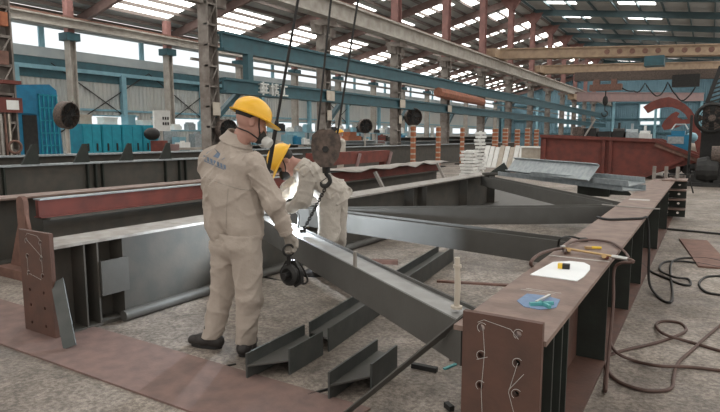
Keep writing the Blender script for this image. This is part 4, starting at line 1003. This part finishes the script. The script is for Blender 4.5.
# ---- worker 1, walking, back to the camera
H1 = 3.77
def J(x, y, v, H=H1): return AH(x, y, H + v)
base1 = G(230, 354)
T1 = Thing('person', 'person in beige work clothes and yellow hard hat walking, back turned, holding a clamp', 'person', V(base1[0], base1[1], 0))
sr, sl = J(253, 164, -.13), J(211, 160, .12)
er, wr = J(273, 203, -.13), J(286, 231, -.04)
el, wl = J(232, 212, .27), J(262, 206, .36)
hr, hl = J(246, 246, -.075), J(227, 246, .075)
kr, kl = J(249, 298, -.06), J(223, 292, .10)
gar, gal = G(246, 353), G(212, 347)
ar, al = gar + Z * .09, gal + Z * .09
nb = J(236, 150, .03); nk = J(243, 134, .0); hc = J(251, 122, .0)
fh1 = RT * math.cos(.42) + FH * math.sin(.42); f1 = nrm(fh1 - Z * .40); u1 = nrm(Z + fh1 * .40)
hp, r1, ax1 = head_prims(hc, f1, u1)
body = hp + [('c', nk, nb - Z * .02, .057, .068), ('c', nb - Z * .08, J(236, 230, 0), .085, .085), ('c', sr - Z * .02, sl - Z * .02, .045, .045), ('c', sr, er, .045, .038), ('c', er, wr, .036, .028), ('c', sl, el, .045, .038), ('c', el, wl, .036, .028),
     ('c', hr, kr, .075, .05), ('c', kr, ar, .048, .035), ('c', hl, kl, .075, .05), ('c', kl, al, .048, .035), ('c', hr, hl, .06, .06),
     ('c', gar + Z * .05, gar + Z * .035 + nrm(RT * .12 + FH) * .1, .032, .026), ('c', gal + Z * .05, gal + Z * .035 + nrm(-RT * .9 + FH * .3) * .1, .032, .026), ('c', wr, wr + (wr - er) * .35, .026, .018), ('c', wl, wl + nrm(wl - el) * .08, .026, .018)]
T1.part('body', sdf_mesh(body, .0085, k=.02), 'skin', smooth=True)
wm = J(236, 222, 0.0); hem = J(236, 241, 0.0)
jk = [('c', sr + V(0, 0, -.015), sl + V(0, 0, -.015), .082, .082), ('c', nb - Z * .0, nb - Z * .14, .10, .135), ('c', nb + Z * .01 - RT * .02, sl + Z * .01, .075, .08),
      ('c', J(246, 182, -.05), J(246, 224, -.05), .118, .116), ('c', J(219, 182, .06), J(223, 224, .06), .124, .118), ('c', J(225, 190, -.06), J(232, 215, -.04), .11, .12),
      ('c', J(246, 226, -.045), J(246, 243, -.045), .112, .098), ('c', J(226, 226, .045), J(226, 243, .045), .112, .098)]
hn = nrm(-Z)
jac = sdf_mesh(jk, .0075, k=.045, extra=lambda P: folds(P, .012, 30, 3, (.9, .9, 1.2)), cuts=[(hem, hn), (nb + Z * .095, nrm(Z * 1.0 + RT * -.15))])
jacket = T1.part('jacket', jac, 'khaki', smooth=True)
slv = lambda S_, E_, W_, seed: sdf_mesh([('c', S_, E_, .079, .064), ('c', E_, W_, .064, .05), ('c', E_ + (E_ - S_) * .02, E_, .066, .066)], .007, k=.03, extra=lambda P: folds(P, .011, 46, seed), cuts=[(W_, nrm(W_ - E_))])
T1.part('sleeve', slv(sr, er, wr, 5), 'khaki', jacket, smooth=True); T1.part('sleeve', slv(sl, el, wl, 6), 'khaki', jacket, smooth=True)
T1.part('cuff', MB().tube([wr - nrm(wr - er) * .02, wr + nrm(wr - er) * .012], .051, 18), 'khaki', jacket)
b = MB(); 
for (c0, rr) in ((hem + Z * .0, 1.0),):
    n = 30; vs = []; fs = []; cr = J(246, 240, -.045); cl = J(226, 240, .045); ctr = (cr + cl) / 2; lv = (cr - cl) / 2; ld = nrm(lv * V(1, 1, 0)); wd_ = V(-ld[1], ld[0], 0); hl_ = np.linalg.norm(lv)
    for zz, rr in ((-.0, .103), (.005, .112), (.045, .114), (.05, .104)):
        for k in range(n):
            a = 2 * math.pi * k / n; vs.append(V(ctr[0], ctr[1], hem[2] - .03 + zz) + ld * ((rr + hl_) * math.cos(a)) + wd_ * rr * math.sin(a) * 1.03)
    for i in range(3):
        for k in range(n): fs.append((i * n + k, i * n + (k + 1) % n, (i + 1) * n + (k + 1) % n, (i + 1) * n + k))
    b.add(vs, fs)
T1.part('waistband', b, 'khaki', jacket, smooth='auto')
# stand-up collar
cb = nb + Z * .088 + RT * .012; cax = nrm(nk - nb + Z * .05)
T1.part('collar', MB().lathe(cb - cax * .03, cax, [(.115, -.01), (.088, .03), (.074, .062), (.067, .06), (.074, .035), (.10, -.01)], 22, False), 'khaki', jacket, smooth='auto')
tr = [('c', hr, kr, .108, .088), ('c', kr, ar + Z * -.02, .086, .074), ('c', hl, kl, .108, .086), ('c', kl, al + Z * -.02, .086, .074), ('c', hr + Z * .09, hl + Z * .09, .108, .108), ('c', hr - RT * .02 + Z * .0, hl - RT * .02, .108, .108)]
trm = surface_nets(*(lambda q: (lambda P: np.maximum(q[0](P), -(P[..., 2] - .075)), q[1], q[2]))(field(tr, k=.022, extra=lambda P: folds(P, .0085, 24, 11, (.8, .8, 1.5)) * (1.0), cuts=[(hem + Z * .06, Z)])), .0075)
trousers = T1.part('trousers', trm, 'khaki', smooth=True)
pk = MB(); 
for (toe, g) in ((nrm(RT * .12 + FH), gar), (nrm(-RT * .9 + FH * .3), gal)):
    bmesh_, ends, tt, sd_ = boot_mesh(g + Z * .09, toe); bt = T1.part('boot', bmesh_, 'boot', smooth=True); T1.part('sole', sole_mesh(g + Z * .0, toe), 'black', bt)
gd = nrm(wr - er) * .55 + RT * .15 - Z * .75
ring_c = None
T1.part('glove', glove_mesh(wr + nrm(wr - er) * .02, gd, nrm(-RT * .3 - FH * .95), (.75, .8, .8, .75), -1), 'glove', smooth=True)
T1.part('glove', glove_mesh(wl + nrm(wl - el) * .02, wl - el, -Z, (.5, .5, .5, .5), 1), 'glove', smooth=True)
hard_hat(T1, hc + u1 * .046 - f1 * .010, f1, u1)
# respirator with round filters and straps
mk = hc + f1 * .092 - u1 * .070
rs = T1.part('respirator', sdf_mesh([('e', mk - f1 * .006, (.042, .045, .052), ax1), ('e', mk + f1 * .02 - u1 * .005, (.03, .025, .03), ax1)], .005, k=.02), 'dark', smooth=True)
for s in (-1, 1):
    fa = nrm(f1 * .75 + r1 * s * .6 - u1 * .25); c = mk + f1 * .02 + r1 * s * .03 - u1 * .012
    T1.part('filter', MB().lathe(c, fa, [(.02, 0), (.034, .012), (.036, .05), (.030, .062)], 18), 'filter', rs, smooth='auto')
st = MB()
def onhead(a, s, k=1.0): return hc + a[0] * f1 + s * a[1] * r1 + a[2] * u1
for s in (-1, 1):
    st.tube(smooth_path([mk - f1 * .01 + r1 * s * .045, hc + f1 * .045 + r1 * s * .072 - u1 * .015, hc + f1 * .02 + r1 * s * .085 + u1 * .05]), .005, 5)
    st.tube(smooth_path([mk - f1 * .02 + r1 * s * .045 - u1 * .02, hc + f1 * .0 + r1 * s * .064 - u1 * .075, hc - f1 * .055 + r1 * s * .04 - u1 * .072, hc - f1 * .068 - u1 * .068]), .005, 5)
T1.part('strap', st, 'black', rs)
# eyes under the brim
for s in (-1, 1): T1.part('eye', MB().ball(hc + f1 * .074 + r1 * s * .03 + u1 * .005, .0125), 'white', smooth=True)
# hair at the nape
T1.part('hair', sdf_mesh([('e', hc - f1 * .028 + u1 * .035, (.09, .079, .075), ax1)], .006, cuts=[(hc + f1 * .03, f1), (hc + u1 * .012, -u1)]), 'dark', smooth=True)
# printed logo on the jacket back: two slanted bars and a row of block letters following the cloth
bvh = BVHTree.FromPolygons([Vector(v) for v in jac.v], jac.f)
def on_cloth(x, y):
    d = ray(x, y); hit = bvh.ray_cast(Vector(CP), Vector(nrm(d)))[0]
    return np.array(hit) if hit else AH(x, y, H1 - .1)
def patch(mb, quad, n=4, m=2):
    vs = []; fs = []
    for j in range(m + 1):
        for i in range(n + 1):
            a, b_ = i / n, j / m; q = np.array(quad, float); p = (q[0] * (1 - a) + q[1] * a) * (1 - b_) + (q[3] * (1 - a) + q[2] * a) * b_
            w_ = on_cloth(*p); vs.append(w_ - nrm(w_ - CP) * .003)
    k = n + 1
    for j in range(m):
        for i in range(n): fs.append((j * k + i, j * k + i + 1, (j + 1) * k + i + 1, (j + 1) * k + i))
    mb.add(vs, fs)
lg = MB()
patch(lg, [(206, 153.5), (214, 148), (225, 158), (222, 160)]); 
for i in range(7):
    x = 203.5 + i * 3.3; y = 155.2 + i * 1.5
    patch(lg, [(x, y), (x + 2.3, y + 1.0), (x + 2.7, y + 5.4), (x + .4, y + 4.4)], 1, 1)
patch(lg, [(204, 160.2), (224, 169), (224, 169.9), (204, 161.2)], 6, 1)
sm = MB(); 
for seg in ([(202, 176), (212, 180), (226, 185), (240, 189), (252, 190)], [(228, 188), (227, 200), (226, 215), (226, 232)]):
    for (xa, ya), (xb, yb) in zip(seg, seg[1:]): patch(sm, [(xa, ya), (xb, yb), (xb + .4, yb + .7), (xa + .4, ya + .7)], 4, 1)
T1.part('back_seam', sm, 'glove', jacket)
T1.part('printed_logo', lg, 'logo', jacket, label='blue-grey printed logo')
# the ring clamp in his hand
hand = wr + nrm(gd) * .105 - nrm(-RT * .3 - FH * .95) * -.03
t = Thing('beam_clamp', 'dark round beam clamp hanging from the walking worker\'s glove', 'clamp', hand - Z * .25)
t.part('shackle_ring', MB().tube(torus_pts(hand - Z * .03, RT * .9 + FH * .43, Z, .038, 18), .008, 7), 'dark', smooth=True)
c = AH(289, 274, H1 + .0); c = V(hand[0], hand[1], 0) * .5 + V(c[0], c[1], 0) * .5 + Z * c[2]
t.part('link', MB().bar(hand - Z * .065, c + Z * .06, .025, .02, FH), 'dark')
fa = nrm(-FH * .75 - RT * .5); sd_ = np.cross(fa, Z)
t.part('jaw_plate', MB().lathe(c - fa * .03, fa, [(.03, 0), (.07, .004), (.078, .02), (.074, .04), (.05, .052), (.035, .03)], 20), 'dark', smooth='auto')
t.part('jaw_plate', MB().prism([c + sd_ * a + Z * b - fa * .05 for a, b in ((-.08, .03), (-.03, .1), (.05, .09), (.1, .01), (.07, -.07), (.02, -.03), (-.03, -.09), (-.09, -.05))], fa * .025), 'dark')
t.part('pivot', MB().cyl(c - fa * .06, c + fa * .06, .022), 'black')

# ---- worker 2, bent forward over the weld
H2 = 4.95
def K(x, y, v): return AH(x, y, H2 + v)
g2l, g2r = G(319, 276), G(333, 270)
T2 = Thing('person', 'person in pale work clothes and yellow hard hat bent over, welding the brace', 'person', V(g2r[0], g2r[1], 0))
pl2, pr2 = K(330, 199, -.09), K(336, 197, .09)
c2 = K(311, 177, 0); nb2 = K(300, 166, .0)
sl2, sr2 = K(308, 174, -.17), K(299, 170, .17)
el2, wl2 = K(304, 199, -.22), K(290, 209, -.10)
er2, wr2 = K(288, 190, .16), K(277, 204, .02)
kl2, kr2 = K(328, 238, -.12), K(337, 236, .12)
al2, ar2 = g2l + Z * .09, g2r + Z * .09
f2 = nrm(-RT * .45 - FH * .25 - Z * .85); u2 = nrm(-RT * .75 - FH * .1 + Z * .45); hc2 = K(285, 162, -.02)
hp2, r2, ax2 = head_prims(hc2, f2, u2)
body = hp2 + [('c', hc2 - u2 * .06 - f2 * .02, nb2, .055, .06), ('c', nb2 + nrm(K(333, 194, 0) - nb2) * .05, K(331, 193, 0), .07, .085), ('c', sr2, sl2, .045, .045), ('c', sr2, er2, .045, .038), ('c', er2, wr2, .036, .028), ('c', sl2, el2, .045, .038), ('c', el2, wl2, .036, .028),
     ('c', pr2, kr2, .075, .05), ('c', kr2, ar2, .048, .035), ('c', pl2, kl2, .075, .05), ('c', kl2, al2, .048, .035), ('c', pr2, pl2, .085, .085),
     ('c', g2l + Z * .05, g2l + Z * .035 - RT * .1, .032, .026), ('c', g2r + Z * .05, g2r + Z * .035 - RT * .1, .032, .026), ('c', wl2, wl2 + nrm(wl2 - el2) * .06, .026, .018), ('c', wr2, wr2 + nrm(wr2 - er2) * .06, .026, .018)]
T2.part('body', sdf_mesh(body, .0095, k=.02), 'skin', smooth=True)
dn = nrm(K(334, 196, 0) - nb2)
jk = [('c', sr2, sl2, .078, .078), ('c', nb2 + dn * .04, c2, .10, .135), ('c', K(314, 178, -.09), K(331, 192, -.08), .125, .118), ('c', K(310, 176, .08), K(333, 190, .08), .125, .118), ('c', K(332, 194, -.06), K(337, 200, -.06), .12, .125), ('c', K(334, 192, .06), K(339, 198, .06), .12, .125)]
jac2 = sdf_mesh(jk, .0085, k=.045, extra=lambda P: folds(P, .014, 40, 21), cuts=[(nb2 - dn * .02, -dn), (K(339, 203, 0), nrm(dn - Z * .6))])
jacket2 = T2.part('jacket', jac2, 'khaki2', smooth=True)
T2.part('sleeve', slv(sl2, el2, wl2, 25), 'khaki2', jacket2, smooth=True); T2.part('sleeve', slv(sr2, er2, wr2, 26), 'khaki2', jacket2, smooth=True)
T2.part('collar', MB().lathe(nb2 + dn * .035, -dn, [(.10, 0), (.085, .045), (.078, .06), (.072, .055), (.088, 0)], 20, False), 'khaki2', jacket2, smooth='auto')
tr = [('c', pl2, kl2, .112, .09), ('c', kl2, al2 + Z * -.02, .09, .083), ('c', pr2, kr2, .112, .09), ('c', kr2, ar2 + Z * -.02, .09, .083), ('c', pl2 + Z * .03, pr2 + Z * .03, .115, .115)]
trm = surface_nets(*(lambda q: (lambda P: np.maximum(q[0](P), -(P[..., 2] - .075)), q[1], q[2]))(field(tr, k=.025, extra=lambda P: folds(P, .009, 24, 31, (.8, .8, 1.5)))), .0085)
T2.part('trousers', trm, 'khaki2', smooth=True)
for (toe, g) in ((nrm(-RT - FH * .15), g2l), (nrm(-RT + FH * .2), g2r)):
    bm_, ends, tt, sd_ = boot_mesh(g + Z * .09, toe); bt = T2.part('boot', bm_, 'boot', smooth=True); T2.part('sole', sole_mesh(g, toe), 'black', bt)
T2.part('glove', glove_mesh(wl2 + nrm(wl2 - el2) * .02, nrm(-RT - Z * .35 + FH * .2), nrm(-Z + FH * .6), (.6, .65, .65, .7), 1), 'glovew', smooth=True)
T2.part('glove', glove_mesh(wr2 + nrm(wr2 - er2) * .02, nrm(-RT * .3 - Z * .6 - FH * .5), nrm(RT * .8 - Z * .3), (.7, .75, .75, .7), -1), 'glovew', smooth=True)
hard_hat(T2, hc2 + u2 * .045 - f2 * .012, f2, u2)
mk = hc2 + f2 * .098 - u2 * .05
rs = T2.part('respirator', sdf_mesh([('e', mk - f2 * .006, (.045, .048, .052), ax2), ('e', mk + f2 * .02, (.03, .03, .03), ax2)], .006, k=.02), 'dark', smooth=True)
st = MB()
for s in (-1, 1):
    st.tube(smooth_path([mk - f2 * .01 + r2 * s * .045, hc2 + f2 * .04 + r2 * s * .074 - u2 * .015, hc2 - f2 * .0 + r2 * s * .086 + u2 * .04]), .006, 5)
    T2.part('eye', MB().ball(hc2 + f2 * .074 + r2 * s * .03 + u2 * .005, .0125), 'white', smooth=True)
T2.part('strap', st, 'black', rs)
T2.part('safety_goggles', sdf_mesh([('e', hc2 + f2 * .083 + u2 * .012, (.022, .066, .03), ax2)], .006), 'black', smooth=True)
T2.part('hair', sdf_mesh([('e', hc2 - f2 * .028 + u2 * .03, (.09, .08, .08), ax2)], .006, cuts=[(hc2 + f2 * .025, f2), (hc2 - u2 * .045, -u2)]), 'dark', smooth=True)
# welding gun: from his glove down to the brace
weld = G(288, 223, .69)
gp = wl2 + nrm(wl2 - el2) * .10
t = Thing('welding_gun', 'slim welding gun in the bent worker\'s gloves, arc at its tip', 'welding gun', gp)
t.part('handle', MB().tube(smooth_path([gp + RT * .05 + Z * .03, gp, gp * .6 + weld * .4 + Z * .03]), .013, 8), 'black')
t.part('nozzle', MB().tube(smooth_path([gp * .6 + weld * .4 + Z * .03, gp * .2 + weld * .8 + Z * .012, weld + Z * .012]), [.011] * 16 + [.007], 8), 'brass')
t.part('arc', MB().ball(weld + Z * .012, .008), 'arc')
cabl = [gp + RT * .05 + Z * .03, gp + RT * .12 + FH * .15 - Z * .05, gp + RT * .05 + FH * .35 - Z * .4]
t.part('lead', MB().tube(smooth_path(cabl + [V(cabl[-1][0] - .1, cabl[-1][1] + .3, .02), V(cabl[-1][0] - .8, cabl[-1][1] + .3, .02)]), .01, 6), 'black')

# ---- far worker beyond the column row
H3 = 19.0
p = AH(341, 128, H3); b3 = V(p[0], p[1], 0); zh = 1.66
T3 = Thing('person', 'distant person in pale clothes and hard hat behind the hook block', 'person', b3)
lf = nrm(-RT + FH * .2); up = Z; hc3 = b3 + Z * 1.60 + lf * .05; sd3 = np.cross(lf, Z)
hp3, r3, ax3 = head_prims(hc3, nrm(lf - Z * .3), nrm(Z + lf * .3))
T3.part('body', sdf_mesh(hp3 + [('c', hc3 - Z * .06, b3 + Z * 1.42, .055, .06), ('c', b3 + Z * 1.36, b3 + Z * .95, .10, .10), ('c', b3 + Z * 1.38 + sd3 * .18, b3 + Z * 1.38 - sd3 * .18, .05, .05)] +
   [q for s in (-1, 1) for q in (('c', b3 + Z * 1.38 + sd3 * .2 * s, b3 + Z * 1.12 + sd3 * .24 * s + lf * .08, .042, .036), ('c', b3 + Z * 1.12 + sd3 * .24 * s + lf * .08, b3 + Z * 1.05 + sd3 * .15 * s + lf * .32, .036, .026), ('c', b3 + Z * .9 + sd3 * .09 * s, b3 + Z * .48 + sd3 * .1 * s + lf * .03, .07, .05), ('c', b3 + Z * .48 + sd3 * .1 * s + lf * .03, b3 + Z * .06 + sd3 * .1 * s, .048, .036), ('c', b3 + Z * .04 + sd3 * .1 * s, b3 + Z * .035 + sd3 * .1 * s + lf * .16, .035, .03))], .015, k=.02), 'skin', smooth=True)
T3.part('jacket', sdf_mesh([('c', b3 + Z * 1.36 + sd3 * .17, b3 + Z * 1.36 - sd3 * .17, .075, .075), ('c', b3 + Z * 1.3, b3 + Z * .92, .16, .15)] + [q for s in (-1, 1) for q in (('c', b3 + Z * 1.37 + sd3 * .2 * s, b3 + Z * 1.12 + sd3 * .24 * s + lf * .08, .07, .06), ('c', b3 + Z * 1.12 + sd3 * .24 * s + lf * .08, b3 + Z * 1.06 + sd3 * .16 * s + lf * .28, .06, .045))], .015, k=.04, cuts=[(b3 + Z * .86, -Z)]), 'khaki2', smooth=True)
T3.part('trousers', sdf_mesh([('c', b3 + Z * .88 + sd3 * .09, b3 + Z * .88 - sd3 * .09, .10, .10)] + [q for s in (-1, 1) for q in (('c', b3 + Z * .88 + sd3 * .09 * s, b3 + Z * .48 + sd3 * .1 * s + lf * .03, .10, .085), ('c', b3 + Z * .48 + sd3 * .1 * s + lf * .03, b3 + Z * .12 + sd3 * .1 * s, .085, .075))], .015, k=.02), 'khaki2', smooth=True)
hard_hat(T3, hc3 + Z * .045, nrm(lf - Z * .3), nrm(Z + lf * .3))

# ------------------------------------------------------------------ hook block, ropes, chain sling
HB = 4.55
c = AH(326, 149, HB); fa = -FH; u = RT
t = Thing('hook_block', 'brown crane hook block hanging beside the bent welder', 'hook block', c - Z * .3)
prof = [(-.055, .155), (.055, .155), (.11, .11), (.125, .03), (.10, -.07), (.05, -.14), (-.04, -.145), (-.10, -.08), (-.115, .02), (-.105, .11)]
for o, nm in ((-.055, 'cheek_plate'), (.03, 'cheek_plate')):
    t.part(nm, MB().prism([c + u * a + Z * b + fa * -o for a, b in prof], fa * .022), 'block')
t.part('sheave', MB().lathe(c - fa * .028, fa, [(.10, 0), (.105, .004), (.085, .014), (.085, .03), (.105, .042), (.10, .046)], 24), 'dark', smooth='auto')
t.part('axle_nut', MB().cyl(c + fa * .05, c + fa * .085, .032, .028, 6).cyl(c + fa * .045, c + fa * .06, .05, None, 14), 'dark')
bo = MB()
for a, b in ((-.07, .1), (.08, .09), (.06, -.08), (-.06, -.09)): bo.cyl(c + u * a + Z * b + fa * .05, c + u * a + Z * b + fa * .066, .014, None, 6)
t.part('bolt', bo, 'dark')
hk = c - Z * .15
h1 = smooth_path([hk, hk - Z * .05, hk - Z * .075 + u * .022, hk - Z * .115 + u * .03, hk - Z * .15 + u * .0, hk - Z * .145 - u * .036, hk - Z * .115 - u * .046])
t.part('hook', MB().tube(h1, [.017] * 8 + list(np.linspace(.017, .019, len(h1) - 20)) + list(np.linspace(.018, .006, 12)), 9), 'dark', smooth=True)
t.part('swivel', MB().cyl(hk + Z * .02, hk - Z * .045, .035, .03, 12), 'dark')
t.part('latch', MB().bar(hk - Z * .075 + u * .015, hk - Z * .115 - u * .04, .010, .006), 'dark')
# ropes up from the block
for k, (dx, xt) in enumerate(((-.075, 331), (.085, 358))):
    p0 = c + u * dx + Z * .07; p1 = AH(xt, 0, HB - .1)
    p1 = p0 + (p1 - p0) * (7.6 / (p1[2] - p0[2]))
    solo('wire_rope', MB().tube([p0, p1], .0085, 6), 'dark', ('left', 'right')[k] + ' thin wire rope rising from the hook block', 'rope')
# thick dark sling rope by the walking worker
q0 = AH(267, 178, 4.5); q1 = AH(298, 0, 4.35); q2 = q0 + (q1 - q0) * 3.0; q00 = G(266.5, 212, .685)
solo('lifting_sling', MB().tube([q00, q0, q0 + (q1 - q0) * .33, q0 + (q1 - q0) * .34, q2], [.017, .017, .017, .011, .011], 8), 'black', 'thick black lifting sling rising diagonally beside the walking worker', 'sling')
# chain sling from hook to the brace
a = hk - Z * .155; b_ = G(303, 229, .69); n = 19; cm = MB()
b_ = G(303, 231, .70)
for i in range(n):
    f = (i + .5) / n; p = a + (b_ - a) * f; d = nrm(b_ - a); s = nrm(np.cross(d, FH)); w_ = s if i % 2 else np.cross(d, s); L_ = np.linalg.norm(b_ - a) / n * .78
    pts = [p + d * L_ * math.cos(x) + w_ * .011 * math.sin(x) for x in np.linspace(0, 2 * math.pi, 11)]
    cm.tube(pts, .0046, 5, False)
solo('chain_sling', cm, 'dark', 'dark chain running from the crane hook down to the brace', 'chain', smooth=True)
solo('chain_clip', MB().obox(b_ + Z * -.0, RT, FH, Z, .05, .05, .03), 'dark', 'small dark clip holding the chain on the brace', 'clip')

# ------------------------------------------------------------------ light
ld = bpy.data.lights.new('welding_arc_light', 'POINT'); ld.energy = 55; ld.color = (.80, .90, 1.0); ld.shadow_soft_size = .03
lo = bpy.data.objects.new('welding_arc_light', ld); COL.objects.link(lo); lo.location = tuple(weld + Z * .10 - FH * .03)
w = bpy.data.worlds.new('world'); SC.world = w; w.use_nodes = True
bg = w.node_tree.nodes['Background']; bg.inputs['Color'].default_value = (1, .96, .91, 1); bg.inputs['Strength'].default_value = .5
SC.view_settings.view_transform = 'Standard'; SC.view_settings.look = 'None'; SC.view_settings.exposure = 1.3; SC.view_settings.gamma = 1
SC.view_settings.use_curve_mapping = False
SC.cycles.use_denoising = True
SC.cycles.max_bounces = 6; SC.cycles.diffuse_bounces = 4; SC.cycles.sample_clamp_indirect = 4
